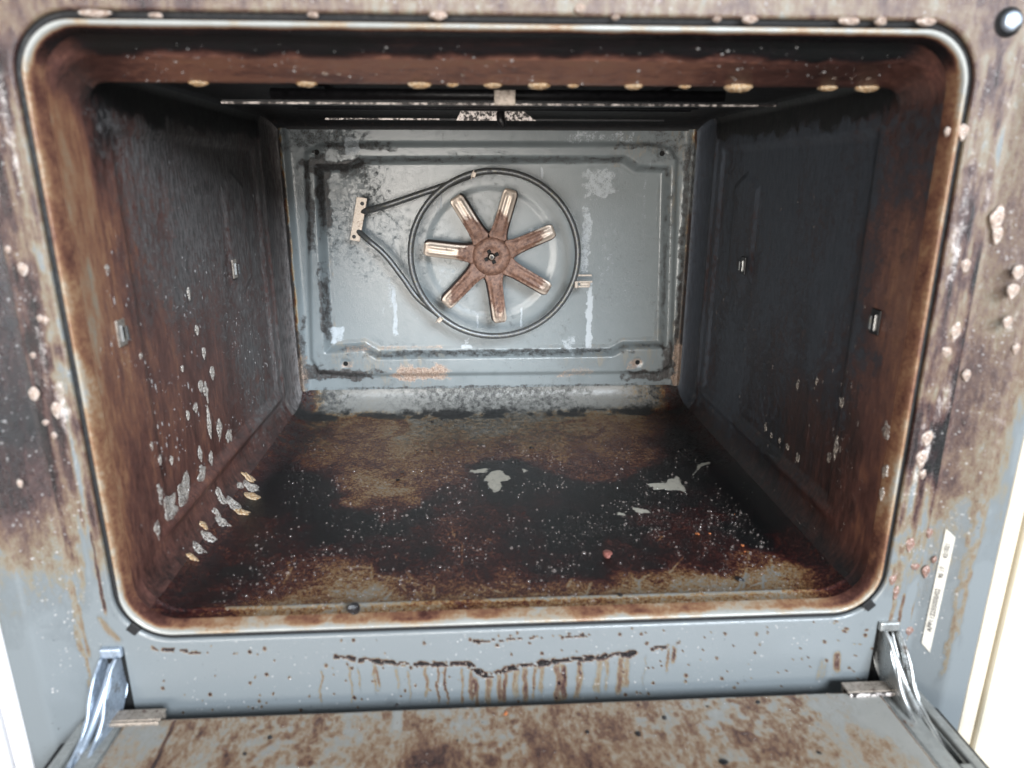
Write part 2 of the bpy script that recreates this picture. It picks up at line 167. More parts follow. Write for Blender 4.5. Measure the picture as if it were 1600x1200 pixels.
FOAM_WL = [(-0.2428, 0.1009, 0.0561, 0.0117, 0.0115), (-0.2428, 0.0767, 0.0538, 0.0129, 0.0101), (-0.2429, 0.0524, 0.051, 0.0041, 0.0063), (-0.2429, 0.1373, 0.0553, 0.0085, 0.0055),
 (-0.243, 0.0641, 0.0726, 0.0037, 0.0072), (-0.2429, 0.1645, 0.0888, 0.0043, 0.0101), (-0.2429, 0.185, 0.0768, 0.0057, 0.0076), (-0.2429, 0.2047, 0.0623, 0.0083, 0.0049),
 (-0.2429, 0.0151, 0.1765, 0.004, 0.0035), (-0.243, 0.0187, 0.1869, 0.0034, 0.0038), (-0.2428, 0.142, 0.1098, 0.0041, 0.0037), (-0.2428, 0.1575, 0.1232, 0.0044, 0.0048),
 (-0.2428, 0.1664, 0.1161, 0.0045, 0.0071), (-0.243, 0.1266, 0.1087, 0.0029, 0.0036), (-0.243, 0.1391, 0.0718, 0.0039, 0.0055), (-0.2429, 0.1589, 0.0596, 0.0041, 0.0051),
 (-0.2428, 0.1848, 0.1269, 0.0049, 0.005), (-0.243, 0.0424, 0.2313, 0.003, 0.0034), (-0.2429, 0.1579, 0.1979, 0.0024, 0.0044), (-0.2429, 0.0712, 0.0947, 0.0023, 0.0033),
 (-0.2429, 0.0884, 0.0875, 0.0025, 0.003), (-0.243, 0.0628, 0.1086, 0.0023, 0.0028), (-0.243, 0.173, 0.147, 0.0036, 0.0043), (-0.2429, 0.1645, 0.1676, 0.0036, 0.0036),
 (-0.2429, 0.1277, 0.1458, 0.002, 0.0025), (-0.243, 0.0672, 0.1707, 0.0025, 0.0022)]
FOAM_WL2 = [(-0.2291, 0.205, 0.0116, 0.0068, 0.0097), (-0.2233, 0.1903, 0.0088, 0.0065, 0.0084), (-0.2318, 0.1655, 0.0137, 0.007, 0.0092), (-0.2398, 0.1605, 0.0236, 0.0059, 0.0078),
 (-0.2309, 0.1339, 0.0131, 0.0054, 0.0061), (-0.2323, 0.1077, 0.0141, 0.0058, 0.0064), (-0.2332, 0.0891, 0.0147, 0.0046, 0.0062), (-0.2355, 0.196, 0.0172, 0.0055, 0.0029),
 (-0.2345, 0.2166, 0.0161, 0.0047, 0.007), (-0.2233, 0.1594, 0.0086, 0.0049, 0.0074), (-0.233, 0.076, 0.0147, 0.0029, 0.0046), (-0.2369, 0.1397, 0.019, 0.0037, 0.0042),
 (-0.2381, 0.1151, 0.0204, 0.0034, 0.0041)]
FOAM_WR = [(0.0711, 0.1289, 0.002, 0.0035), (0.0128, 0.1288, 0.0025, 0.0055), (0.0702, 0.0945, 0.002, 0.0075), (0.0831, 0.081, 0.002, 0.004), (0.1315, 0.0603, 0.002, 0.004),
 (0.1521, 0.0624, 0.002, 0.003), (0.1679, 0.0622, 0.0015, 0.0025), (0.1993, 0.0628, 0.002, 0.0035), (0.1854, 0.0598, 0.0015, 0.0025), (0.0073, 0.1031, 0.002, 0.004),
 (0.0067, 0.0876, 0.0015, 0.0035), (0.1472, 0.1197, 0.0015, 0.004), (0.1163, 0.1316, 0.001, 0.003)]
FLOOR_SPECKS = [(0.1568, 0.1035, 0.0042), (0.1862, 0.0834, 0.0032), (0.1994, 0.1361, 0.0016), (0.1849, 0.0747, 0.0021), (0.1675, 0.104, 0.0021)]
CRUMBS = [(-0.0732, 0.3849, 0.0041), (-0.0623, 0.3934, 0.0029), (-0.0437, 0.416, 0.0035), (-0.014, 0.4096, 0.0024), (-0.0002, 0.4261, 0.0029), (-0.0965, 0.2221, 0.0041), (-0.0946, 0.2401, 0.0029),
 (-0.0966, 0.4438, 0.0047), (0.0372, 0.2974, 0.0035), (-0.0838, 0.2966, 0.0029), (-0.0683, 0.2957, 0.0024), (-0.0931, 0.4514, 0.0035), (-0.0821, 0.443, 0.0035), (-0.1057, 0.4573, 0.0029),
 (-0.0401, 0.4332, 0.0024), (0.1656, 0.0354, 0.0047), (0.0763, 0.0186, 0.0035)]
FLAKES = [(0.0763, -0.0469, 0.0043), (0.0962, -0.0342, 0.0038), (0.1613, -0.0241, 0.0038), (-0.1631, -0.0489, 0.0029), (-0.1514, -0.0367, 0.0038), (-0.0051, -0.0248, 0.0038),
 (0.0452, -0.0432, 0.0029), (0.1818, -0.0671, 0.0029), (0.1217, -0.071, 0.0048), (-0.0356, -0.0455, 0.0019), (0.1269, -0.0257, 0.0024), (-0.0596, -0.0635, 0.0024),
 (-0.076, -0.0136, 0.0043)]
CLIPS = [(-1, 0.2659, 0.2031), (-1, 0.0451, 0.1911), (1, 0.2777, 0.2017), (1, 0.0428, 0.1934)]
FAN_C = (-0.0008, 0.1972)
RING_C = (0.0029, 0.198)
RECESS = [(-0.1948, 0.2946), (-0.1605, 0.2946), (-0.145, 0.3029), (0.153, 0.3049), (0.1692, 0.295), (0.2044, 0.2937), (0.2125, 0.0836), (0.1635, 0.0834), (0.1478, 0.0746), (-0.1402, 0.0752),
 (-0.1566, 0.0858), (-0.1998, 0.0832)]
RIDGE = [(-0.2057, 0.3096), (-0.1909, 0.3178), (-0.1625, 0.3192), (0.1782, 0.3202), (0.2045, 0.3161), (0.2135, 0.3036), (0.2231, 0.0588), (0.2097, 0.0506), (-0.1648, 0.052), (-0.211, 0.0567),
 (-0.219, 0.073)]
HOLES = [(-0.1942, 0.311), (0.1959, 0.3105), (-0.1786, 0.0668), (0.1806, 0.0635)]
PLATE = [(-0.1511, 0.2636), (-0.1392, 0.2616), (-0.1506, 0.2136), (-0.162, 0.2158)]
TAIL1 = [(-0.1465, 0.2467), (-0.12, 0.2535), (-0.0841, 0.2652), (-0.0484, 0.2768), (-0.0235, 0.2857)]
TAIL2 = [(-0.154, 0.2269), (-0.1404, 0.2162), (-0.1212, 0.1982), (-0.1027, 0.1725), (-0.0853, 0.1478), (-0.0629, 0.1241)]
CLIP_PX = [(-0.0199, 0.287), (-0.0618, 0.1252), (0.1003, 0.1709)]

# ------------------------------------------------------------------ small numeric helpers
def vnoise(x, y, seed=0.0):
    xi, yi = np.floor(x), np.floor(y)
    fx, fy = x - xi, y - yi
    fx, fy = fx * fx * (3 - 2 * fx), fy * fy * (3 - 2 * fy)
    def h(a, b):
        v = np.sin(a * 127.1 + b * 311.7 + seed * 74.7) * 43758.5453
        return v - np.floor(v)
    return (h(xi, yi) * (1 - fx) + h(xi + 1, yi) * fx) * (1 - fy) + (h(xi, yi + 1) * (1 - fx) + h(xi + 1, yi + 1) * fx) * fy
def fbm(x, y, scale, seed=0.0, oct=5):
    a, s, t = 0.5, scale, 0.0
    for k in range(oct):
        t = t + a * vnoise(x * s + 17.3 * k, y * s - 9.1 * k, seed + k)
        s *= 2.03
        a *= 0.52
    return t
def sstep(a, b, x):
    t = np.clip((x - a) / (b - a), 0, 1)
    return t * t * (3 - 2 * t)
def idw(x, y, pts, p=3.0, eps=0.004, sx=1.0, sy=1.0):
    P_ = np.array(pts, float)
    num = np.zeros((len(x), P_.shape[1] - 2))
    den = np.zeros(len(x))
    for row in P_:
        w = 1.0 / (((x - row[0]) * sx) ** 2 + ((y - row[1]) * sy) ** 2 + eps * eps) ** (p / 2)
        den += w
        num += w[:, None] * row[2:]
    return num / den[:, None]
def poly_sd(x, y, poly):
    """signed distance to a polygon, negative inside"""
    d = np.full(len(x), 1e9)
    ins = np.zeros(len(x), bool)
    n = len(poly)
    for i in range(n):
        x0, y0 = poly[i]
        x1, y1 = poly[(i + 1) % n]
        ex, ey = x1 - x0, y1 - y0
        t = np.clip(((x - x0) * ex + (y - y0) * ey) / (ex * ex + ey * ey + 1e-12), 0, 1)
        d = np.minimum(d, np.hypot(x - x0 - t * ex, y - y0 - t * ey))
        c = (y0 > y) != (y1 > y)
        with np.errstate(divide='ignore', invalid='ignore'):
            xin = (x1 - x0) * (y - y0) / (y1 - y0 + 1e-15) + x0
        ins ^= c & (x < xin)
    return np.where(ins, -d, d)
def line_d(x, y, pts):
    d = np.full(len(x), 1e9)
    for (x0, y0), (x1, y1) in zip(pts[:-1], pts[1:]):
        ex, ey = x1 - x0, y1 - y0
        t = np.clip(((x - x0) * ex + (y - y0) * ey) / (ex * ex + ey * ey + 1e-12), 0, 1)
        d = np.minimum(d, np.hypot(x - x0 - t * ex, y - y0 - t * ey))
    return d

# ------------------------------------------------------------------ object helpers
def props(o, label=None, category=None, group=None, kind=None):
    for k, v in (('label', label), ('category', category), ('group', group), ('kind', kind)):
        if v:
            o[k] = v
    return o
def wloc(o):
    v = Vector((0, 0, 0))
    while o is not None:
        v = v + o.location
        o = o.parent
    return v
def link(name, me, mat=None, parent=None, label=None, smooth=True, origin=None):
    o = bpy.data.objects.new(name, me)
    COL.objects.link(o)
    if mat is not None:
        me.materials.clear()
        me.materials.append(mat)
    if smooth:
        me.polygons.foreach_set('use_smooth', np.ones(len(me.polygons), bool))
    if origin is not None:
        me.transform(Matrix.Translation(-Vector(origin)))
        me.update()
        o.location = Vector(origin)
    if parent is not None:
        base = wloc(parent)
        o.parent = parent
        o.location = o.location - base
    if label:
        o['label'] = label
    return o
def empty(name, loc, parent=None):
    o = bpy.data.objects.new(name, None)
    COL.objects.link(o)
    o.empty_display_size = 0.02
    o.location = Vector(loc)
    if parent is not None:
        base = wloc(parent)
        o.parent = parent
        o.location = o.location - base
    return o
def grid_mesh(name, P3, stain=None, close=False):
    ni, nj = P3.shape[:2]
    idx = np.arange(ni * nj).reshape(ni, nj)
    if close:
        idx2 = np.concatenate([idx, idx[:, :1]], 1)
    else:
        idx2 = idx
    q = np.stack([idx2[:-1, :-1], idx2[:-1, 1:], idx2[1:, 1:], idx2[1:, :-1]], -1).reshape(-1, 4)
    me = bpy.data.meshes.new(name)
    me.vertices.add(ni * nj)
    me.vertices.foreach_set('co', P3.reshape(-1).astype(np.float32))
    me.loops.add(len(q) * 4)
    me.loops.foreach_set('vertex_index', q.reshape(-1).astype(np.int32))
    me.polygons.add(len(q))
    me.polygons.foreach_set('loop_start', np.arange(0, len(q) * 4, 4, dtype=np.int32))
    me.update(calc_edges=True)
    if stain is not None:
        a = me.color_attributes.new('stain', 'FLOAT_COLOR', 'POINT')
        a.data.foreach_set('color', stain.reshape(-1).astype(np.float32))
    me.validate()
    return me
def pydata(name, v, f):
    me = bpy.data.meshes.new(name)
    me.from_pydata([tuple(map(float, a)) for a in v], [], [tuple(a) for a in f])
    me.update()
    return me
def bm_mesh(name, bm):
    bmesh.ops.recalc_face_normals(bm, faces=bm.faces[:])
    me = bpy.data.meshes.new(name)
    bm.to_mesh(me)
    bm.free()
    return me
def box_bm(bm, x0, x1, y0, y1, z0, z1, bev=0.0, seg=2):
    b = bmesh.new()
    bmesh.ops.create_cube(b, size=1)
    for v in b.verts:
        v.co = Vector(((x0 + x1) / 2 + v.co.x * (x1 - x0), (y0 + y1) / 2 + v.co.y * (y1 - y0), (z0 + z1) / 2 + v.co.z * (z1 - z0)))
    if bev > 0:
        bmesh.ops.bevel(b, geom=b.edges[:], offset=bev, segments=seg, affect='EDGES', profile=0.5)
    me = bpy.data.meshes.new('tmp')
    b.to_mesh(me)
    b.free()
    bm.from_mesh(me)
    bpy.data.meshes.remove(me)
def box_mesh(name, *boxes):
    bm = bmesh.new()
    for b in boxes:
        box_bm(bm, *b)
    return bm_mesh(name, bm)
def sweep(path, rad, n=10, caps=True):
    """tube along a polyline; rad may be a number or a list"""
    path = [Vector(p) for p in path]
    m = len(path)
    rad = [rad] * m if not hasattr(rad, '__len__') else rad
    v, f = [], []
    t0 = (path[1] - path[0]).normalized()
    up = Vector((0, 0, 1)) if abs(t0.z) < 0.9 else Vector((1, 0, 0))
    a = t0.cross(up).normalized()
    for i, p in enumerate(path):
        t = (path[min(i + 1, m - 1)] - path[max(i - 1, 0)]).normalized()
        a = (a - t * a.dot(t)).normalized()
        b = t.cross(a)
        for k in range(n):
            th = 2 * math.pi * k / n
            v.append(p + (a * math.cos(th) + b * math.sin(th)) * rad[i])
    for i in range(m - 1):
        for k in range(n):
            f.append((i * n + k, i * n + (k + 1) % n, (i + 1) * n + (k + 1) % n, (i + 1) * n + k))
    if caps:
        f.append(tuple(range(n))[::-1])
        f.append(tuple((m - 1) * n + k for k in range(n)))
    return v, f
def smooth_path(pts, n=8):
    pts = [Vector(p) for p in pts]
    out = []
    for i in range(len(pts) - 1):
        p0, p1, p2, p3 = pts[max(i - 1, 0)], pts[i], pts[i + 1], pts[min(i + 2, len(pts) - 1)]
        for k in range(n):
            t = k / n
            out.append(0.5 * ((2 * p1) + (p2 - p0) * t + (2 * p0 - 5 * p1 + 4 * p2 - p3) * t * t + (3 * p1 - p0 - 3 * p2 + p3) * t ** 3))
    out.append(pts[-1])
    return out
def prism(poly, axis, a0, a1, bev=0.0):
    """extrude a 2D polygon along an axis: 'x' takes (y,z), 'y' takes (x,z), 'z' takes (x,y)"""
    bm = bmesh.new()
    def mk(p, a):
        return {'x': (a, p[0], p[1]), 'y': (p[0], a, p[1]), 'z': (p[0], p[1], a)}[axis]
    lo = [bm.verts.new(mk(p, a0)) for p in poly]
    hi = [bm.verts.new(mk(p, a1)) for p in poly]
    n = len(poly)
    bm.faces.new(lo)
    bm.faces.new(hi[::-1])
    for i in range(n):
        bm.faces.new((lo[i], hi[i], hi[(i + 1) % n], lo[(i + 1) % n]))
    bmesh.ops.recalc_face_normals(bm, faces=bm.faces[:])
    if bev:
        bmesh.ops.bevel(bm, geom=bm.edges[:], offset=bev, segments=2, affect='EDGES', profile=0.5)
    return bm
def lathe_y(prof, cx, cz, n=24):
    """profile of (radius, y) turned round an axis along y"""
    v, f = [], []
    for r_, y_ in prof:
        for k in range(n):
            th = 2 * math.pi * k / n
            v.append((cx + r_ * math.cos(th), y_, cz + r_ * math.sin(th)))
    for i in range(len(prof) - 1):
        for k in range(n):
            f.append((i * n + k, i * n + (k + 1) % n, (i + 1) * n + (k + 1) % n, (i + 1) * n + k))
    f.append(tuple(range(n)))
    f.append(tuple((len(prof) - 1) * n + k for k in range(n))[::-1])
    return v, f

# ------------------------------------------------------------------ materials
class NT:
    def __init__(self, name):
        self.m = bpy.data.materials.new(name)
        self.m.use_nodes = True
        self.t = self.m.node_tree
        self.b = self.t.nodes['Principled BSDF']
        tc = self.t.nodes.new('ShaderNodeTexCoord')
        self.co = tc.outputs['Object']
    def l(self, a, b):
        self.t.links.new(a, b)
    def put(self, sock, v):
        if hasattr(v, 'links'):
            self.l(v, sock)
        elif hasattr(v, '__len__'):
            sock.default_value = tuple(v) + ((1,) if len(v) == 3 and len(sock.default_value) == 4 else ())
        else:
            sock.default_value = v
    def map(self, scale, loc=(0, 0, 0)):
        n = self.t.nodes.new('ShaderNodeMapping')
        self.l(self.co, n.inputs['Vector'])
        n.inputs['Scale'].default_value = scale
        n.inputs['Location'].default_value = loc
        return n.outputs['Vector']
    def noise(self, scale, detail=6, rough=0.6, vec=None, dist=0.0):
        n = self.t.nodes.new('ShaderNodeTexNoise')
        self.l(vec or self.co, n.inputs['Vector'])
        n.inputs['Scale'].default_value = scale
        n.inputs['Detail'].default_value = detail
        n.inputs['Roughness'].default_value = rough
        n.inputs['Distortion'].default_value = dist
        return n.outputs['Fac']
    def voro(self, scale, vec=None, feature='F1'):
        n = self.t.nodes.new('ShaderNodeTexVoronoi')
        n.feature = feature
        self.l(vec or self.co, n.inputs['Vector'])
        n.inputs['Scale'].default_value = scale
        return n.outputs['Distance']
    def math(self, op, a, b=0.0, c=0.0):
        n = self.t.nodes.new('ShaderNodeMath')
        n.operation = op
        for s, v in zip(n.inputs, (a, b, c)):
            self.put(s, v)
        return n.outputs[0]
    def step(self, x, a, b, lo=0.0, hi=1.0):
        n = self.t.nodes.new('ShaderNodeMapRange')
        n.interpolation_type = 'SMOOTHSTEP'
        self.put(n.inputs['Value'], x)
        n.inputs['From Min'].default_value = a
        n.inputs['From Max'].default_value = b
        n.inputs['To Min'].default_value = lo
        n.inputs['To Max'].default_value = hi
        return n.outputs['Result']
    def ramp(self, x, stops):
        n = self.t.nodes.new('ShaderNodeValToRGB')
        self.put(n.inputs['Fac'], x)
        e = n.color_ramp.elements
        while len(e) < len(stops):
            e.new(0.5)
        for el, (p, c) in zip(e, stops):
            el.position = p
            el.color = tuple(c) + (1,)
        return n.outputs['Color']
    def mix(self, fac, a, b):
        n = self.t.nodes.new('ShaderNodeMix')
        n.data_type = 'RGBA'
        self.put(n.inputs['Factor'], fac)
        self.put(n.inputs[6], a)
        self.put(n.inputs[7], b)
        return n.outputs[2]
    def attr(self):
        a = self.t.nodes.new('ShaderNodeAttribute')
        a.attribute_name = 'stain'
        s = self.t.nodes.new('ShaderNodeSeparateColor')
        self.l(a.outputs['Color'], s.inputs['Color'])
        return s.outputs[0], s.outputs[1], s.outputs[2], a.outputs['Alpha']
    def bump(self, h, strength, dist):
        n = self.t.nodes.new('ShaderNodeBump')
        n.inputs['Strength'].default_value = strength
        n.inputs['Distance'].default_value = dist
        self.put(n.inputs['Height'], h)
        self.l(n.outputs['Normal'], self.b.inputs['Normal'])
    def set(self, **k):
        names = dict(color='Base Color', rough='Roughness', metal='Metallic', spec='Specular IOR Level', coat='Coat Weight', coatr='Coat Roughness', alpha='Alpha', trans='Transmission Weight', sss='Subsurface Weight')
        for a, v in k.items():
            self.put(self.b.inputs[names[a]], v)
        return self.m

WARM = ((0.27, 0.22, 0.15), (0.19, 0.105, 0.042), (0.115, 0.052, 0.027), (0.060, 0.026, 0.020))
MAUVE = ((0.190, 0.168, 0.126), (0.158, 0.113, 0.076), (0.112, 0.069, 0.052), (0.054, 0.028, 0.027))
def enamel(name, base, streak=None, a1=0.55, a2=0.35, a3=0.25, soot_col=(0.018, 0.019, 0.021), sc1=55, rough=0.27, pale_col=(0.52, 0.47, 0.42), ramp=WARM, svar=0.5):
    """vitreous enamel with baked-on grease: burn runs from bare enamel through gold and brown to black"""
    n = NT(name)
    burn, soot, pale, rust = n.attr()
    vec = n.map(streak) if streak else n.co
    N1 = n.noise(sc1, 5, 0.64, vec, 0.4)
    N2 = n.noise(340, 4, 0.66, vec)
    N3 = n.noise(1100, 4, 0.75)
    N4 = n.noise(150, 5, 0.7)
    d = n.math('MULTIPLY_ADD', n.math('SUBTRACT', N1, 0.5), a1, 0.0)
    d = n.math('MULTIPLY_ADD', n.math('SUBTRACT', N2, 0.5), a2, d)
    d = n.math('MULTIPLY_ADD', n.math('SUBTRACT', N3, 0.5), a3, d)
    b = n.math('MULTIPLY_ADD', d, n.step(burn, 0.0, 0.22), burn)
    col = n.ramp(b, [(0.0, base), (0.10, tuple(c * 0.86 for c in base)), (0.20, ramp[0]), (0.31, ramp[1]), (0.42, ramp[2]),
                     (0.55, ramp[3]), (0.70, tuple(c * 0.42 for c in ramp[3])), (0.85, (0.0090, 0.0070, 0.0085)), (1.0, (0.0050, 0.0060, 0.0062))])
    s = n.math('MULTIPLY_ADD', n.math('SUBTRACT', N4, 0.5), 1.5, soot)
    s = n.math('MULTIPLY_ADD', n.math('SUBTRACT', N3, 0.5), 1.9, s)
    s = n.math('MULTIPLY', n.step(s, 0.30, 0.75), n.step(soot, 0.02, 0.15))
    sg = n.math('MULTIPLY_ADD', n.math('SUBTRACT', N3, 0.5), 0.8, N2)
    col = n.mix(s, col, n.mix(n.step(sg, 0.30, 0.72), tuple(c * (1 - svar) for c in soot_col), tuple(c * (1 + 1.4 * svar) for c in soot_col)))
    r = n.math('MULTIPLY_ADD', n.math('SUBTRACT', N4, 0.5), 1.1, rust)
    r = n.math('MULTIPLY_ADD', n.math('SUBTRACT', N3, 0.5), 1.4, r)
    r = n.math('MULTIPLY', n.step(r, 0.40, 0.75), n.step(rust, 0.02, 0.2))
    col = n.mix(r, col, n.mix(n.step(N3, 0.4, 0.6), (0.14, 0.075, 0.05), (0.42, 0.33, 0.265)))
    p = n.math('MULTIPLY_ADD', n.math('SUBTRACT', N4, 0.5), 1.0, pale)
    p = n.math('MULTIPLY_ADD', n.math('SUBTRACT', N3, 0.5), 1.3, p)
    p = n.math('MULTIPLY', n.step(p, 0.36, 0.66), n.step(pale, 0.02, 0.15))
    col = n.mix(p, col, pale_col)
    # a light sprinkle of dark specks everywhere
    sp = n.math('MULTIPLY', n.step(n.noise(620, 2, 0.5), 0.70, 0.76), n.step(n.noise(40, 3, 0.5), 0.45, 0.62))
    col = n.mix(sp, col, (0.02, 0.014, 0.012))
    rg = n.math('MULTIPLY_ADD', n.math('SUBTRACT', N4, 0.5), 0.30, rough)
    rg = n.math('MULTIPLY_ADD', n.step(b, 0.05, 0.5), 0.07, rg)
    rg = n.math('MULTIPLY_ADD', s, 0.22, rg)
    rg = n.math('MULTIPLY_ADD', p, 0.25, rg)
    h = n.math('MULTIPLY_ADD', b, 1.2, n.math('MULTIPLY', n.noise(900, 3, 0.6), 0.35))
    h = n.math('MULTIPLY_ADD', s, 0.4, h)
    n.bump(h, 0.8, 0.0006)
    return n.set(color=col, rough=rg, spec=0.5)

M = {}
M['frame'] = enamel('enamel_front', (0.170, 0.188, 0.197), streak=(1, 1, 0.35), a1=0.6, a2=0.65, a3=0.6, pale_col=(0.56, 0.51, 0.485), ramp=MAUVE, rough=0.19)
M['floor'] = enamel('enamel_floor', (0.235, 0.235, 0.222), a1=0.55, a2=0.8, a3=1.3, rough=0.15, pale_col=(0.46, 0.43, 0.36), soot_col=(0.022, 0.022, 0.022), ramp=((0.245, 0.215, 0.165), (0.29, 0.165, 0.055), (0.125, 0.047, 0.025), (0.056, 0.0150, 0.0140)))
M['wall'] = enamel('enamel_wall', (0.215, 0.248, 0.262), streak=(1, 1, 0.25), a1=0.5, a2=0.55, a3=0.6, sc1=70, soot_col=(0.105, 0.097, 0.095), pale_col=(0.4, 0.36, 0.33), rough=0.36, ramp=((0.34, 0.28, 0.20), (0.36, 0.185, 0.100), (0.24, 0.105, 0.064), (0.135, 0.058, 0.047)))
M['wall_r'] = enamel('enamel_wall_soot_haze', (0.215, 0.248, 0.262), svar=0.2, streak=(1, 1, 0.2), a1=0.35, a2=0.45, a3=0.4, sc1=70, soot_col=(0.056, 0.066, 0.083), pale_col=(0.4, 0.36, 0.33), rough=0.36, ramp=((0.34, 0.28, 0.20), (0.36, 0.185, 0.100), (0.24, 0.105, 0.064), (0.135, 0.058, 0.047)))  # soot colour lifted and blued to paint in lens haze
M['back'] = enamel('enamel_back', (0.192, 0.219, 0.227), streak=(1, 1, 0.3), rough=0.20, pale_col=(0.42, 0.46, 0.49), soot_col=(0.036, 0.033, 0.032), svar=0.6)
M['rim'] = enamel('enamel_rim', (0.34, 0.34, 0.32), a1=0.5, a2=0.35, a3=0.25, rough=0.16, sc1=35, ramp=((0.32, 0.26, 0.19), (0.26, 0.15, 0.085), (0.17, 0.080, 0.050), (0.075, 0.032, 0.026)))
M['ceiling'] = enamel('enamel_ceiling', (0.215, 0.248, 0.262), streak=(0.35, 1, 1), a1=0.4, a2=0.4, a3=0.4, soot_col=(0.006, 0.0065, 0.008), pale_col=(0.5, 0.45, 0.4), rough=0.3, ramp=((0.27, 0.22, 0.15), (0.24, 0.12, 0.07), (0.27, 0.125, 0.085), (0.105, 0.046, 0.037)))
M['glass'] = enamel('greasy_glass', (0.29, 0.285, 0.265), streak=(1, 0.45, 1), a1=0.9, a2=0.7, a3=0.6, rough=0.13, sc1=45, ramp=((0.30, 0.245, 0.18), (0.22, 0.135, 0.080), (0.14, 0.072, 0.046), (0.06, 0.03, 0.025)))

def simple(name, col, rough=0.5, metal=0.0, var=0.35, sc=300, bump=0.3, dark=None, thr=(0.5, 0.65), coat=0.0):
    n = NT(name)
    N = n.noise(sc, 6, 0.65)
    c = n.mix(n.step(N, 0.3, 0.7), tuple(v * (1 - var) for v in col), tuple(min(1, v * (1 + var)) for v in col))
    if dark:
        c = n.mix(n.step(n.noise(sc * 0.7, 7, 0.7), *thr), c, dark)
    n.bump(N, bump, 0.0005)
    return n.set(color=c, rough=n.step(N, 0.3, 0.7, rough * 0.75, min(1, rough * 1.25)), metal=metal, coat=coat)
M['gasket'] = simple('black_gasket', (0.006, 0.006, 0.007), 0.7)
M['void'] = simple('dark_void', (0.003, 0.003, 0.003), 0.9)
M['zinc'] = simple('zinc_plated_steel', (0.46, 0.47, 0.465), 0.32, 0.75, 0.15, 120, 0.08, (0.10, 0.07, 0.05), (0.56, 0.70))
M['zinc_blue'] = simple('bluish_zinc', (0.36, 0.42, 0.50), 0.30, 0.5, 0.15, 120, 0.08, (0.14, 0.12, 0.10), (0.58, 0.72))  # bluish zinc; on the left hinge the blue paints in reflected daylight
M['tube'] = simple('sheathed_element', (0.105, 0.110, 0.115), 0.34, 0.4, 0.3, 500, 0.25, (0.13, 0.12, 0.07), (0.5, 0.7))
M['clip'] = simple('rusty_clip', (0.34, 0.295, 0.25), 0.38, 0.4, 0.3, 600, 0.4, (0.10, 0.05, 0.035), (0.55, 0.66))
M['grill'] = simple('sooty_steel', (0.010, 0.010, 0.012), 0.45, 0.3, 0.4, 400)
M['worn'] = simple('worn_bare_edge', (0.62, 0.56, 0.53), 0.4, 0.35, 0.3, 420, 0.5, (0.02, 0.015, 0.014), (0.44, 0.54))
M['crumb'] = simple('burnt_crumb', (0.010, 0.009, 0.010), 0.35, 0, 0.5, 900, 0.6)
M['orange'] = simple('orange_crumb', (0.42, 0.14, 0.05), 0.4, 0, 0.35, 900, 0.5)
M['pinkcrumb'] = simple('pink_crumb', (0.26, 0.10, 0.08), 0.5, 0, 0.4, 700, 0.6)
M['sticker'] = simple('white_sticker', (0.60, 0.565, 0.50), 0.5, 0, 0.10, 500, 0.1, (0.36, 0.28, 0.20), (0.60, 0.70))
M['ink'] = simple('grey_ink', (0.09, 0.085, 0.085), 0.6)
M['cream'] = simple('cream_lacquer', (0.66, 0.595, 0.47), 0.3, 0, 0.03, 30, 0.05)
M['trim'] = simple('cream_trim', (0.62, 0.55, 0.44), 0.35, 0, 0.06, 60, 0.05)
M['white'] = simple('white_lacquer', (0.68, 0.67, 0.68), 0.3, 0, 0.03, 30, 0.05)
M['retainer'] = simple('greasy_bracket', (0.30, 0.255, 0.215), 0.3, 0.3, 0.25, 250, 0.3, (0.07, 0.03, 0.02), (0.54, 0.68))
M['door'] = simple('door_enamel', (0.23, 0.235, 0.225), 0.25, 0, 0.15, 90, 0.1, (0.14, 0.07, 0.04), (0.62, 0.74))
def foam_mat(name, col, dark, alpha=1.0, cut=0.26):
    n = NT(name)
    v = n.voro(750)
    c = n.mix(n.step(v, 0.25, 0.75), col, dark)
    c = n.mix(n.step(n.noise(260, 4, 0.6), 0.42, 0.66), c, dark)
    n.bump(n.math('MULTIPLY', v, -1.0), 0.8, 0.0010)
    if alpha < 1:
        # bubbly film: torn through where the foam has burst
        e = n.math('MULTIPLY_ADD', n.math('SUBTRACT', n.noise(520, 4, 0.7), 0.5), 1.0, n.noise(1300, 2, 0.6))
        alpha = n.step(e, cut, cut + 0.22, 0.0, alpha)
    return n.set(color=c, rough=0.22, alpha=alpha, sss=0.0, coat=0.3)
M['foam'] = foam_mat('cleaner_foam', (0.74, 0.66, 0.60), (0.40, 0.29, 0.23), 0.9)
M['foam_tan'] = foam_mat('tan_foam', (0.80, 0.66, 0.47), (0.48, 0.29, 0.14), 0.95, 0.24)
M['foam_pink'] = foam_mat('pink_foam', (0.52, 0.38, 0.33), (0.25, 0.13, 0.10), 0.88)
M['foam_grey'] = foam_mat('grey_foam', (0.82, 0.79, 0.74), (0.52, 0.46, 0.40), 0.85, 0.36)
def drop_mat(name, col, alpha):
    n = NT(name)
    return n.set(color=col, rough=0.03, alpha=alpha, spec=1.0)
M['drop'] = drop_mat('water_drop', (0.55, 0.47, 0.43), 0.20)
M['drop_dark'] = drop_mat('brown_drop', (0.42, 0.32, 0.27), 0.42)
M['drop_white'] = drop_mat('white_drop', (0.78, 0.75, 0.73), 0.36)

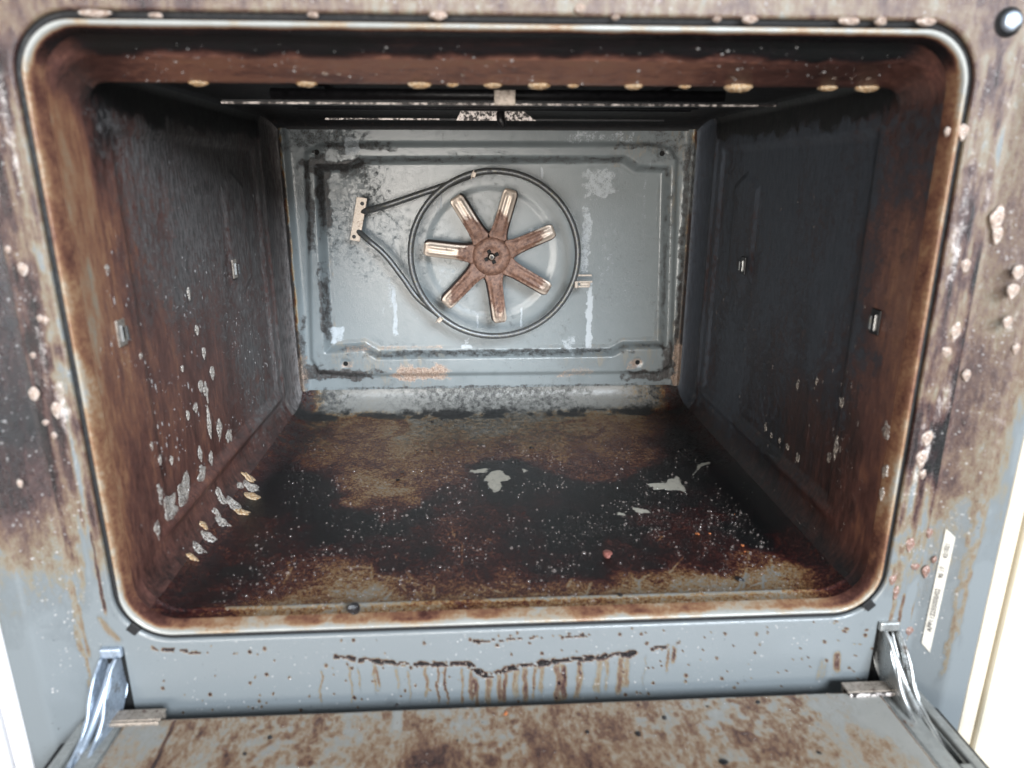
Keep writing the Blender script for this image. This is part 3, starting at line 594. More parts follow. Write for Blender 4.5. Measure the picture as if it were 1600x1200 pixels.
# fan: rust-brown with bare metal towards the blade tips
def fan_mat():
    n = NT('rusty_fan')
    burn, soot, pale, rust = n.attr()
    N = n.noise(260, 6, 0.72)
    N2 = n.noise(90, 5, 0.65)
    v = n.math('MULTIPLY_ADD', n.math('SUBTRACT', N2, 0.5), 0.9, pale)
    v = n.math('MULTIPLY_ADD', n.math('SUBTRACT', N, 0.5), 0.7, v)
    rustc = n.mix(n.step(N, 0.30, 0.70), (0.075, 0.036, 0.025), (0.24, 0.130, 0.088))
    rustc = n.mix(burn, rustc, (0.035, 0.020, 0.016))  # dark mix paints the shaded side of the folded vane
    c = n.mix(n.step(v, 0.34, 0.78), rustc, (0.46, 0.385, 0.32))
    n.bump(N, 0.5, 0.0006)
    return n.set(color=c, rough=n.step(v, 0.3, 0.7, 0.55, 0.36), metal=n.step(v, 0.4, 0.6, 0.15, 0.45))
M['fan'] = fan_mat()

# ------------------------------------------------------------------ the oven
OVEN = empty('oven', (0, 0.2, -0.09))
props(OVEN, 'greasy grey enamel oven seen through its open doorway, with a fan inside', 'oven')
DEPTH = 0.4377

def ring_pts(hw, zb, zt, rb, rt, nb, ns, na):
    """rounded rectangle: bottom edge left to right, then round anticlockwise"""
    pts = []
    def arc(cx, cz, r, a0, a1, n):
        return [(cx + r * math.cos(a0 + (a1 - a0) * k / n), cz + r * math.sin(a0 + (a1 - a0) * k / n)) for k in range(n)]
    def edge(p, q, n):
        return [(p[0] + (q[0] - p[0]) * k / n, p[1] + (q[1] - p[1]) * k / n) for k in range(n)]
    pi = math.pi
    pts += edge((-hw + rb, zb), (hw - rb, zb), nb)
    pts += arc(hw - rb, zb + rb, rb, -pi / 2, 0, na)
    pts += edge((hw, zb + rb), (hw, zt - rt), ns)
    pts += arc(hw - rt, zt - rt, rt, 0, pi / 2, na)
    pts += edge((hw - rt, zt), (-hw + rt, zt), nb)
    pts += arc(-hw + rt, zt - rt, rt, pi / 2, pi, na)
    pts += edge((-hw, zt - rt), (-hw, zb + rb), ns)
    pts += arc(-hw + rb, zb + rb, rb, pi, 1.5 * pi, na)
    return np.array(pts)
def lerp_tab(y, tab):
    a = np.array(tab, float)
    return [np.interp(y, a[:, 0], a[:, k]) for k in range(1, a.shape[1])]

# ---- front frame: flat enamel face round the opening, its inner edge rolled back
NB, NS, NA = 460, 300, 24
stations = [(0.0, 0.0, 0.0024), (0.0001, 0.0, 0.0012), (0.0006, 0.0, 0.0004), (0.0016, 0.0, 0.0)]
rows = []
for off, s, y in stations:
    p = ring_pts(0.2515 + off, -0.0015 - off, 0.3639 + off, 0.0342, 0.0318, NB, NS, NA)
    rows.append(np.column_stack([p[:, 0], np.full(len(p), y), p[:, 1]]))
KF = 64
for k in range(1, KF + 1):
    s = k / KF
    p = ring_pts(0.253 + (0.2735 - 0.253) * s, -0.003 + (-0.085 + 0.003) * s, 0.3654 + (0.43 - 0.3654) * s, 0.0358 + (0.002 - 0.0358) * s, 0.0334 + (0.002 - 0.0334) * s, NB, NS, NA)
    rows.append(np.column_stack([p[:, 0], np.zeros(len(p)), p[:, 1]]))
FP = np.stack(rows)
fx, fz = FP[..., 0].ravel(), FP[..., 2].ravel()
wx = fx + (fbm(fx, fz, 60, 3) - 0.5) * 0.010
wz = fz + (fbm(fx, fz, 40, 5) - 0.5) * 0.030
v = idw(wx, wz, FRAME_BURN, 3.2, 0.004, 1.0, 0.6)
burn, pale = v[:, 0], v[:, 1] * 0.55
burn = burn + sstep(0.08, 0.25, burn) * (fbm(fx, fz, 70, 95) - 0.47) * 0.55
burn = np.where(burn < 0.06, 0, burn)
sd = sstep(0.250, 0.256, np.abs(fx)) * sstep(0.05, 0.2, burn) * sstep(0.36, 0.33, fz)
burn = np.clip(burn + sd * (fbm(fx, fz * 0.12, 190, 71) - 0.46) * 1.1, 0, 1)
pale = np.clip(pale + sd * (fbm(fx, fz * 0.15, 170, 73) - 0.50) * 1.2, 0, 1)
for q in FRAME_LINE:
    d = line_d(fx, fz + (fbm(fx, fz, 250, 8) - 0.5) * 0.004, q)
    thin = 0.0016 if q is FRAME_LINE[0] else 0.0008
    w = thin * (0.45 + 1.3 * fbm(fx, fz, 90, 9))
    burn = np.maximum(burn, 0.92 * sstep(1.5, 0.6, d / w) * (fbm(fx, fz, 300, 12) > 0.40))
for x0, z0, z1, w, b in FRAME_DRIPS:
    ww = w / 2600 * (0.55 + 0.9 * fbm(fx, fz, 120, x0 * 50))
    xx = x0 + (fbm(fz, fz * 0, 90, x0 * 91) - 0.5) * 0.004
    inside = sstep(1.25, 0.6, np.abs(fx - xx) / ww) * sstep(z0 + 0.003, z0 - 0.002, fz) * sstep(z1 - 0.004, z1 + 0.006, fz)
    burn = np.maximum(burn, b * inside)
# splashes of dark grease on the lower face
for k in range(240):
    sx_, sz_ = rnd.uniform(-0.23, 0.25), rnd.uniform(-0.06, -0.004)
    r_ = 0.00025 + 0.0008 * rnd.random() ** 2.5
    near = (np.abs(fx - sx_) < 0.004) & (np.abs(fz - sz_) < 0.004)
    burn[near] = np.maximum(burn[near], 0.80 * sstep(1.4, 0.7, np.hypot(fx[near] - sx_, (fz[near] - sz_) * 0.7) / r_))
stain = np.column_stack([burn, np.zeros_like(burn), pale, np.zeros_like(burn)])
# rust-orange streak beside the lower left corner of the opening
ox = line_d(fx, fz, [(-0.2615, 0.016), (-0.2575, 0.008), (-0.2525, 0.0005)])
stain[:, 0] = np.maximum(stain[:, 0], 0.27 * sstep(0.0030, 0.0014, ox + (fbm(fx, fz, 200, 4) - .5) * .002))
frame = link('front_frame', grid_mesh('front_frame', FP, stain, True), M['frame'], OVEN)

def drop_faces(o, test):
    """open a hole where the test on the face centre holds"""
    bm = bmesh.new()
    bm.from_mesh(o.data)
    off = wloc(o)
    bmesh.ops.delete(bm, geom=[f for f in bm.faces if test(f.calc_center_median() + off)], context='FACES')
    bm.to_mesh(o.data)
    bm.free()
SLOT = (0.2500, 0.2640, -0.0580, -0.0050)
drop_faces(frame, lambda c: SLOT[0] < abs(c.x) < SLOT[1] and SLOT[2] < c.z < SLOT[3])
bm = bmesh.new()
bm.from_mesh(frame.data)
off = wloc(frame)
for e in bm.edges:
    if e.is_boundary:
        for v_ in e.verts:
            c = v_.co + off
            if SLOT[0] - 0.003 < abs(c.x) < SLOT[1] + 0.003 and SLOT[2] - 0.004 < c.z < SLOT[3] + 0.003 and abs(c.y) < 0.001:
                sg = 1 if c.x > 0 else -1
                ds = [(abs(abs(c.x) - SLOT[0]), 0), (abs(abs(c.x) - SLOT[1]), 1), (abs(c.z - SLOT[2]), 2), (abs(c.z - SLOT[3]), 3)]
                k = min(ds)[1]
                if k < 2:
                    c.x = sg * SLOT[k]
                else:
                    c.z = SLOT[k]
                v_.co = c - off
bm.to_mesh(frame.data)
bm.free()
notch = [(0.2408, 0.0088), (-0.2408, 0.0088)]

# ---- side flanges: the sheet folds forward beside the face and ends in a rounded edge
prof = [(0.2735, 0.0), (0.2748, -0.0001)] + [(0.276 + (0.293 - 0.276) * t, -0.0005 - 0.012 * t) for t in np.linspace(0, 1, 16)]
prof += [(0.2942, -0.0133), (0.2957, -0.0141), (0.2975, -0.0144)] + [(0.2985 + 0.0125 * t, -0.0144) for t in np.linspace(0, 1, 10)]
prof += [(0.3119, -0.0141), (0.3125, -0.0134), (0.3127, -0.012), (0.3127, 0.03)]
zs = np.linspace(-0.088, 0.43, 330)
for sgn, tab in ((-1, FLANGE_L_BURN), (1, FLANGE_R_BURN)):
    G = np.zeros((len(zs), len(prof), 3))
    for j, (x, y) in enumerate(prof):
        G[:, j, 0], G[:, j, 1], G[:, j, 2] = sgn * x, y, zs
    gx, gz = G[..., 0].ravel() + 0.01 * sgn, G[..., 2].ravel()
    v = idw(gx + (fbm(gx, gz, 70, 2) - .5) * .014, gz + (fbm(gx, gz, 40, 7) - .5) * .045, tab, 3.0, 0.005, 1.0, 0.5)
    b = np.where(v[:, 0] < 0.05, 0, v[:, 0])
    # thin runs of old grease
    for k in range(5):
        x0 = sgn * (0.28 + 0.03 * rnd.random())
        z0, z1 = 0.16, rnd.uniform(-0.05, 0.06)
        xx = x0 + (fbm(gz, gz * 0, 60, k + 3 * sgn) - .5) * .008
        b = np.maximum(b, 0.26 * sstep(1.3, 0.5, np.abs(gx - xx) / 0.0016) * sstep(z1 - .01, z1 + .02, gz) * sstep(z0, z0 - .03, gz))
    st = np.column_stack([b, b * 0, v[:, 1] * 0.75, b * 0])
    link('side_flange', grid_mesh('side_flange', G, st), M['frame'], OVEN)

# ---- black gasket seen in the gap round the liner
gp = []
for off, y in ((0.0120, 0.0045), (0.0050, 0.0040), (0.0014, 0.0034), (-0.0004, 0.0040), (-0.0020, 0.0050), (-0.0030, 0.0090)):
    p = ring_pts(0.2500 + off, 0.0 - off, 0.3624 + off, 0.0327 + off, 0.0303 + off, 60, 40, 16)
    gp.append(np.column_stack([p[:, 0], np.full(len(p), y), p[:, 1]]))
link('door_gasket', grid_mesh('door_gasket', np.stack(gp), None, True), M['gasket'], OVEN)
for nx, nz in notch:
    bm = bmesh.new()
    box_bm(bm, -0.0035, 0.0035, -0.0022, 0.004, -0.0035, 0.0035, 0.0006)
    bmesh.ops.rotate(bm, verts=bm.verts[:], cent=(0, 0, 0), matrix=Matrix.Rotation(R(-45 if nx > 0 else 45), 3, 'Y'))
    bmesh.ops.translate(bm, verts=bm.verts[:], vec=(nx, 0.0, nz))
    link('gasket_hook', bm_mesh('gasket_hook', bm), M['gasket'], OVEN, smooth=False)

# ---- rolled rim of the liner
RIM = [(0.0000, 0.0160), (0.0000, 0.0024), (0.0003, 0.0006), (0.0008, -0.0006), (0.0015, -0.0013), (0.0022, -0.0013), (0.0029, -0.0007), (0.0035, 0.0006), (0.0041, 0.0024), (0.0047, 0.0046), (0.0053, 0.0070), (0.0058, 0.0096)]
rr = []
ra = np.array(RIM)
tt = np.concatenate([[0], np.cumsum(np.hypot(*np.diff(ra, axis=0).T))])
ti = np.unique(np.concatenate([tt, np.linspace(tt[1], tt[-1], 26)]))
for t in ti:
    off, y = np.interp(t, tt, ra[:, 0]), np.interp(t, tt, ra[:, 1])
    rp = 0.0305 - off * 0.5
    p = ring_pts(0.2478 - off, 0.0022 + off, 0.3602 - off, rp, 0.0281 - off * 0.5, 460, 300, 28)
    rr.append(np.column_stack([p[:, 0], np.full(len(p), y), p[:, 1]]))
RP = np.stack(rr)
rx, ry, rz = RP[..., 0].ravel(), RP[..., 1].ravel(), RP[..., 2].ravel()
inner = sstep(-0.002, 0.006, ry) * (np.abs(rx) < 0.2478)
side = sstep(0.22, 0.243, np.abs(rx))
low = sstep(0.08, 0.0, rz)
top = sstep(0.335, 0.35, rz)
per = fbm(rx * 3 + rz, ry * 4 + rz * 2, 14, 21)
left = sstep(-0.20, -0.243, rx)
right = sstep(0.20, 0.243, rx)
mid = sstep(0.015, 0.07, rz) * sstep(0.345, 0.29, rz)
b = 0.07 + (per - 0.45) * 0.5 + mid * (0.22 * left + 0.20 * right)
bi = 0.40 + (per - 0.45) * 0.35 + 0.46 * top - 0.10 * low * sstep(0.22, 0.19, np.abs(rx)) + 0.16 * low * sstep(0.215, 0.235, np.abs(rx)) + low * (fbm(rx, ry, 70, 5) - 0.5) * 0.45
inner = sstep(-0.0012, 0.0035, ry) * (np.abs(rx) < 0.2477) * ((rz > 0.0024) & (rz < 0.3600))
b = b * (1 - inner) + bi * inner
st = np.column_stack([np.clip(b, 0, 0.9), b * 0, np.clip(per - 0.55, 0, 1) * 0.8 * (1 - inner), b * 0])
link('cavity_rim', grid_mesh('cavity_rim', RP, st, True), M['rim'], OVEN)

# ---- cavity: lofted rings cut into floor, two side walls and ceiling
#        y      hw      zb      zt      rb      rt
TAB = [(0.0092, 0.2420, 0.0080, 0.3544, 0.0276, 0.0252),
       (0.0135, 0.2421, 0.0078, 0.3520, 0.0280, 0.0245),
       (0.0170, 0.2422, 0.0080, 0.3492, 0.0284, 0.0240),
       (0.0190, 0.2423, 0.0092, 0.3478, 0.0288, 0.0235),
       (0.0215, 0.2424, 0.0080, 0.3462, 0.0290, 0.0225),
       (0.0300, 0.2426, 0.0070, 0.3436, 0.0300, 0.0200),
       (0.0500, 0.2430, 0.0068, 0.3376, 0.0300, 0.0140),
       (0.0535, 0.2430, 0.0068, 0.3371, 0.0300, 0.0120),
       (0.0560, 0.2430, 0.0068, 0.3385, 0.0300, 0.0110),
       (0.0590, 0.2430, 0.0068, 0.3440, 0.0300, 0.0100),
       (0.0620, 0.2430, 0.0068, 0.3475, 0.0300, 0.0090),
       (0.0800, 0.2432, 0.0068, 0.3485, 0.0300, 0.0090),
       (0.4050, 0.2450, 0.0068, 0.3485, 0.0300, 0.0100)]
ys = np.unique(np.concatenate([np.linspace(0.0092, 0.065, 48), np.linspace(0.065, 0.405, 190), [0.0535]]))
par = [lerp_tab(y, TAB) for y in ys]
yl = list(ys)
for k in range(1, 15):           # rear fillet turning into the back plate
    a = k / 14 * math.pi / 2
    yl.append(0.405 + 0.0315 * math.sin(a))
    c = 1 - math.cos(a)
    par.append([0.2450 - 0.0085 * c, 0.0068 + 0.0262 * c, 0.3485 - 0.0135 * c, 0.030 - 0.018 * c, 0.010])
NB2, NS2, NA2 = 330, 220, 26
CV = []
for y, (hw, zb, zt, rb, rt) in zip(yl, par):
    p = ring_pts(hw, zb, zt, rb, rt, NB2, NS2, NA2)
    CV.append(np.column_stack([p[:, 0], np.full(len(p), y), p[:, 1]]))
CV = np.stack(CV)
NT_ = CV.shape[1]
h = NA2 // 2
iB, iBR, iR, iTR, iT, iTL, iL, iBL = 0, NB2, NB2 + NA2, NB2 + NA2 + NS2, NB2 + 2 * NA2 + NS2, 2 * NB2 + 2 * NA2 + NS2, 2 * NB2 + 3 * NA2 + NS2, 2 * NB2 + 3 * NA2 + 2 * NS2
def seg(a, b):
    return CV[:, [k % NT_ for k in range(a, b + 1)]].copy()
# floor
FL = seg(iBL + h - NT_, iBR + h)
x, y, z = FL[..., 0].ravel(), FL[..., 1].ravel(), FL[..., 2].ravel()
wx = x + (fbm(x, y, 30, 1) - 0.5) * 0.030
wy = y + (fbm(x, y, 30, 2) - 0.5) * 0.034
b = idw(wx, wy, FLOOR_BURN, 3.4, 0.006)[:, 0]
b = np.where(b > 0.45, 0.45 + (b - 0.45) * 1.5, b)
b = b + 0.07 * sstep(0.10, 0.16, y) * sstep(0.40, 0.34, y)
fa_ = sstep(0.050, 0.022, y) * sstep(0.20, 0.14, np.abs(x))
b = b * (1 - 0.45 * fa_) + 0.45 * fa_ * (0.30 + (fbm(x, y, 80, 23) - 0.5) * 0.3)
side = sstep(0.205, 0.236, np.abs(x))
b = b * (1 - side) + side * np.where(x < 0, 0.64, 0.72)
n2 = fbm(x, y, 45, 6)
for q in FLOOR_BLACK:
    d = poly_sd(x + (n2 - 0.5) * 0.016, y + (fbm(x, y, 50, 8) - 0.5) * 0.020, q)
    k_ = sstep(0.011, -0.006, d + (fbm(x, y, 220, 18) - 0.5) * 0.006)
    b = b * (1 - k_) + 0.97 * k_
b = np.maximum(b, 0.6 * sstep(0.19, 0.23, -x) * sstep(0.09, 0.03, y))
# dark red film inside the black pool
b = b - 0.24 * sstep(0.50, 0.62, fbm(x, y, 22, 14)) * sstep(0.75, 0.9, b) * sstep(0.25, 0.12, y)
pale = np.zeros_like(b)
for q in FLOOR_PALE:
    d = poly_sd(x + (fbm(x, y, 160, 3) - 0.5) * 0.006, y + (fbm(x, y, 160, 4) - 0.5) * 0.008, q)
    pale = np.maximum(pale, 0.70 * sstep(0.0022, -0.0016, d + (fbm(x, y, 420, 9) - 0.5) * 0.004))
for cx, cy, r_ in FLOOR_RINGS:
    d = np.hypot(x - cx, y - cy)
    d = d + (fbm(x, y, 50, 5) - 0.5) * 0.008
    b = b + (np.maximum(b, 0.38) - b) * sstep(r_ * 1.12, r_ * 0.98, d) + 0.10 * sstep(0.008, 0.0, np.abs(d - r_ * 0.9))
# pale worn line along the front bead, fine scratches
fl = sstep(0.0020, 0.0008, np.abs(y - 0.0188)) * (np.abs(x) < 0.19) * sstep(0.40, 0.50, fbm(x, y, 26, 17))
b = b * (1 - 0.8 * fl) + 0.06 * fl
scr = np.zeros_like(b)
for k in range(46):
    cx, cy = rnd.uniform(-0.2, 0.2), rnd.uniform(0.02, 0.12)
    a, ln = rnd.gauss(0.9 if cx > 0.02 else 2.0, 0.4), rnd.uniform(0.01, 0.035)
    d = line_d(x, y, [(cx - math.cos(a) * ln / 2, cy - math.sin(a) * ln / 2), (cx + math.cos(a) * ln / 2, cy + math.sin(a) * ln / 2)])
    scr = np.maximum(scr, sstep(0.0012, 0.0003, d))
b = b - 0.22 * scr * (b < 0.72)
soot = 0.50 * sstep(0.20, 0.34, y) * sstep(0.2, 0.05, np.abs(x)) + 0.75 * sstep(0.392, 0.405, y) * sstep(0.425, 0.41, y) * sstep(0.40, 0.55, fbm(x, y, 40, 31)) + 0.55 * sstep(0.14, 0.21, np.abs(x)) * sstep(0.2, 0.33, y)
b = np.where(y > 0.408, b * (1 - 0.75 * sstep(0.408, 0.424, y) * sstep(0.225, 0.20, np.abs(x))), b)
st = np.column_stack([np.clip(b, 0, 1), np.clip(soot, 0, 1), pale, np.zeros_like(b)])
FLOOR = link('cavity_floor', grid_mesh('cavity_floor', FL, st), M['floor'], OVEN)

# side walls
def wall(sgn, tab):
    W_ = seg(iBR + h, iTR + h) if sgn > 0 else seg(iTL + h, iBL + h)
    x, y, z = (W_[..., k].ravel().copy() for k in range(3))
    # pressed panel and the pocket behind the rear clip
    d = np.maximum(np.maximum(0.075 - y, y - 0.372), np.maximum(0.050 - z, z - 0.312))
    press = 0.0030 * sstep(0.004, -0.004, d)
    d2 = np.maximum(np.abs(y - 0.300) - 0.030, np.abs(z - 0.232) - 0.055 + 0.4 * (np.abs(y - 0.300)))
    press -= 0.0022 * sstep(0.005, -0.004, d2)
    rib = 0.0030 * np.exp(-((z - 0.043) / 0.0042) ** 2) * sstep(0.05, 0.08, y) * sstep(0.39, 0.37, y)
    bead = rib + 0.0020 * np.exp(-((y - 0.392) / 0.004) ** 2) * sstep(0.03, 0.05, z)
    W_[..., 0] += (sgn * (press - bead)).reshape(W_.shape[:2])
    wy = y + (fbm(y, z, 35, 3 + sgn) - 0.5) * 0.040
    wz = z + (fbm(y, z, 25, 5 + sgn) - 0.5) * 0.060
    v = idw(wy, wz, tab, 3.0, 0.006, 1.0, 0.75)
    b, s = v[:, 0], v[:, 1]
    s = s * (0.35 + 0.75 * fbm(y, z * 0.25, 40, 9))
    top_shade = sstep(0.318, 0.328, z + (fbm(y, z, 60, 77) - 0.5) * 0.02) * sstep(0.035, 0.06, y)  # shade under the ceiling, painted near-black onto the upper wall
    b = b * (1 - top_shade) + 0.95 * top_shade
    tc_ = sstep(0.315, 0.338, z) * sstep(0.075, 0.030, y)
    b = b * (1 - tc_) + 0.58 * tc_
    s = s * (1 - tc_)
    s = s * (1 - top_shade)
    lo_ = sstep(0.040, 0.014, z + (fbm(y, z, 50, 12) - 0.5) * 0.02)
    b = b * (1 - lo_) + (0.70 if sgn < 0 else 0.82) * lo_
    s = s * (1 - 0.7 * lo_)
    fr_ = sstep(0.09, 0.03, z) * sstep(0.10, 0.03, y)
    b = np.maximum(b, 0.62 * fr_)
    # sooty crust on the rear corner
    s = np.maximum(s, 0.75 * sstep(0.385, 0.398, y))
    st = np.column_stack([b, np.clip(s * 1.15, 0, 1), b * 0, 0.35 * sstep(0.388, 0.396, y) * sstep(0.412, 0.40, y)])
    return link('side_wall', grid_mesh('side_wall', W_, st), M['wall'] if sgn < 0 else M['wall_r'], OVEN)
WL = wall(-1, WALL_L_BURN)
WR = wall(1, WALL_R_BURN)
WL['label'] = 'brown and grey greasy wall on the left, foam clinging low down'
WR['label'] = 'dark sooty wall on the right with bluish haze painted in, brown towards the front'

# ceiling with its drooping front lip
CE = seg(iTR + h, iTL + h)
x, y, z = (CE[..., k].ravel() for k in range(3))
b = np.full(len(x), 0.44) + (fbm(x, y, 18, 3) - 0.45) * 0.16
b = b + 0.45 * sstep(0.0225, 0.0165, y + (fbm(x, y, 60, 8) - 0.5) * 0.008)
b = b + 0.22 * sstep(0.07, 0.20, x)
b = b + 0.35 * sstep(-0.19, -0.235, x) * sstep(0.04, 0.02, y)
ec_ = sstep(0.205, 0.235, np.abs(x)) * sstep(0.06, 0.045, y)
b = b * (1 - ec_) + 0.58 * ec_
soot = sstep(0.0525, 0.056, y)
st = np.column_stack([np.clip(b, 0, 1), soot, b * 0, b * 0])
link('ceiling', grid_mesh('ceiling', CE, st), M['ceiling'], OVEN)

# ---- back panel: pressed sheet with a notched recess, ridge and screw ears
nx, nz = 470, 300
gx, gz = np.meshgrid(np.linspace(-0.2375, 0.2375, nx), np.linspace(0.0325, 0.3365, nz))
x, z = gx.ravel(), gz.ravel()
dr = poly_sd(x, z, RECESS)
dg = poly_sd(x, z, RIDGE)
yy = np.full(len(x), DEPTH)
yy -= 0.0045 * sstep(0.004, -0.003, dg)                      # ridge stands proud
yy += 0.0120 * sstep(0.0045, -0.0055, dr)                    # recessed field
fc = np.hypot(x - FAN_C[0], z - FAN_C[1])
yy += 0.0012 * sstep(0.080, 0.070, fc)                       # shallow dish behind the fan
yy -= 0.0055 * np.exp(-((np.abs(x) - 0.2310) / 0.0042) ** 2)  # bead down each side
for hx, hz in HOLES:
    yy += 0.0012 * sstep(0.008, 0.003, np.hypot(x - hx, z - hz))
BP = np.stack([gx, yy.reshape(gx.shape), gz], -1)
s = np.zeros(len(x)); p = np.zeros(len(x)); ru = np.zeros(len(x))
w1 = (fbm(x, z, 90, 4) - 0.5)
w3 = fbm(x, z, 160, 5)
for tab, arr in ((BACK_SOOT, s), (BACK_PALE, p), (BACK_RUST, ru)):
    for cx, cz, w, hh, a in tab:
        k_ = min(w, hh) / 1310
        d = np.maximum(np.abs(x + w1 * min(0.008, 1.6 * k_) - cx) * 1310 / w, np.abs(z + w1 * min(0.014, 1.6 * k_) - cz) * 1310 / hh) + (w3 - 0.5) * 0.9
        np.maximum(arr, a * sstep(1.35, 0.65, d), out=arr)
s = np.maximum(s * 0.85, 0.16 * sstep(0.45, 0.62, fbm(x, z, 14, 40)))
p = np.maximum(p, 0.22 * sstep(0.56, 0.68, fbm(x, z * 0.3, 50, 33)) * (dr < -0.006))
# fine crust right in the pressed corners
s = np.maximum(s, 0.55 * sstep(0.004, 0.0, np.abs(dr)) * sstep(0.42, 0.56, fbm(x, z, 30, 50)))
b = 0.10 * sstep(0.45, 0.6, fbm(x, z, 12, 44)) * (dr > -0.01) + 0.62 * sstep(0.008, -0.002, np.abs(np.abs(x) - 0.2370) - 0.002) * sstep(0.40, 0.55, fbm(x, z, 30, 3))
st = np.column_stack([b, s, p * 0.8, ru])
BACK = link('back_panel', grid_mesh('back_panel', BP, st), M['back'], OVEN)
for hx, hz in HOLES:
    v, f = lathe_y([(0.0030, DEPTH - 0.0040), (0.0024, DEPTH - 0.0036), (0.0021, DEPTH - 0.0030), (0.0019, DEPTH + 0.004)], hx, hz, 14)
    link('screw_hole', pydata('screw_hole', v, f[:-1]), M['void'], BACK)
v, f = lathe_y([(0.0010, DEPTH - 0.0075), (0.0016, DEPTH - 0.0068), (0.0018, DEPTH - 0.004)], HOLES[0][0] - 0.0035, HOLES[0][1] + 0.0005, 10)
link('screw_head', pydata('screw_head', v, f), M['zinc'], BACK)

# ---- fan
FCX, FCZ = FAN_C
FY = 0.4110
FAN = empty('fan', (FCX, FY, FCZ), OVEN)
FAN['label'] = 'rust-brown seven-bladed fan with bare metal blade tips'
nu, nv = 22, 13
def blade_mesh(ang, bare):
    G = np.zeros((nu, nv + 4, 3))
    col = np.zeros((nu, nv + 4, 4))
    L0, L1 = 0.0195, 0.0775
    for i in range(nu):
        u = i / (nu - 1)
        r_ = L0 + (L1 - L0) * u
        hw = 0.0080 + 0.0045 * math.exp(-u * 9)
        hw *= math.sqrt(max(0.12, 1 - max(0, (u - 0.90) / 0.10) ** 2 * 0.55))
        if u < 0.02:
            hw = 0.0098
        for j in range(nv):
            v_ = -1 + 2 * j / (nv - 1)
            rib = 0.0019 * sstep(0.80, 0.45, abs(v_)) * sstep(0.05, 0.22, u) * sstep(0.97, 0.86, u)
            dish = -0.0009 * sstep(0.34, 0.1, abs(v_)) * sstep(0.35, 0.5, u) * sstep(0.93, 0.84, u)
            G[i, j] = (r_, -rib - dish, -v_ * hw)
            col[i, j, 2] = 0.9 * bare[1] * sstep(bare[0] - 0.20, bare[0] + 0.20, u + 0.05 * v_) + 0.30 * (abs(v_) > 0.8) + 0.16 * u
        for k in range(4):                                     # edge folded back: the vane
            G[i, nv + k] = (r_, [0.0006, 0.003, 0.007, 0.0105][k], -hw - [0.0007, 0.0014, 0.0020, 0.0024][k])
            col[i, nv + k, 0] = 0.9  # fold coloured darker to paint its turned-away side in shade
            col[i, nv + k, 2] = 0.0
    a = ang
    X, Y, Z = G[..., 0].copy(), G[..., 1].copy(), G[..., 2].copy()
    G[..., 0] = FCX + X * math.cos(a) - Z * math.sin(a)
    G[..., 1] = FY + Y
    G[..., 2] = FCZ + X * math.sin(a) + Z * math.cos(a)
    return grid_mesh('blade', G, col)
for ang, bare in ((121.6, (0.55, 1)), (73.2, (0.52, 1)), (22.6, (0.74, 0.95)), (-30.0, (0.78, 0.55)), (-82.5, (0.70, 0.5)), (-134.2, (0.80, 0.7)), (173.0, (0.30, 0.78))):
    o = link('blade', blade_mesh(R(ang), bare), M['fan'], FAN, origin=(FCX, FY, FCZ))
    md = o.modifiers.new('thickness', 'SOLIDIFY')
    md.thickness = 0.0009
n = 56
hubp = [(0.0045, FY - 0.0012), (0.0075, FY - 0.0012), (0.0095, FY - 0.0018), (0.0110, FY - 0.0026), (0.0135, FY - 0.0030), (0.0190, FY - 0.0022), (0.0212, FY - 0.0006), (0.0220, FY + 0.0006), (0.0220, FY + 0.0020)]
v, f = lathe_y(hubp, FCX, FCZ, n)
hub = link('hub', pydata('hub', v, f[:-2]), M['fan'], FAN)
a_ = hub.data.color_attributes.new('stain', 'FLOAT_COLOR', 'POINT')
a_.data.foreach_set('color', np.tile(np.array([0, 0, 0.14, 0], np.float32), len(v)))
v, f = lathe_y([(0.0046, FY + 0.0006), (0.0001, FY + 0.0006)], FCX, FCZ, 20)
link('hub_plate', pydata('hub_plate', v, f), M['clip'], FAN)
for k in range(4):
    a = R(115 + 90 * k)
    bm = bmesh.new()
    box_bm(bm, 0.0046, 0.0086, -0.0040, 0.003, -0.0022, 0.0022, 0.0003, 1)
    bmesh.ops.rotate(bm, verts=bm.verts[:], cent=(0, 0, 0), matrix=Matrix.Rotation(-a, 3, 'Y'))
    bmesh.ops.translate(bm, verts=bm.verts[:], vec=(FCX, FY + 0.0016, FCZ))
    link('slot', bm_mesh('slot', bm), M['void'], FAN, smooth=False)
v, f = lathe_y([(0.0016, FY - 0.0060), (0.0031, FY - 0.0056), (0.0034, FY - 0.0045), (0.0034, FY + 0.001)], FCX, FCZ, 6)
link('nut', pydata('nut', v, f), M['clip'], FAN, smooth=False)
v, f = lathe_y([(0.0004, FY - 0.0105), (0.0016, FY - 0.0100), (0.0018, FY - 0.008), (0.0018, FY - 0.002)], FCX, FCZ, 12)
link('shaft', pydata('shaft', v, f), M['zinc'], FAN)
v, f = lathe_y([(0.007, FY + 0.003), (0.009, FY + 0.006), (0.009, DEPTH + 0.011)], FCX, FCZ, 18)
link('motor_boss', pydata('motor_boss', v, f), M['grill'], FAN)

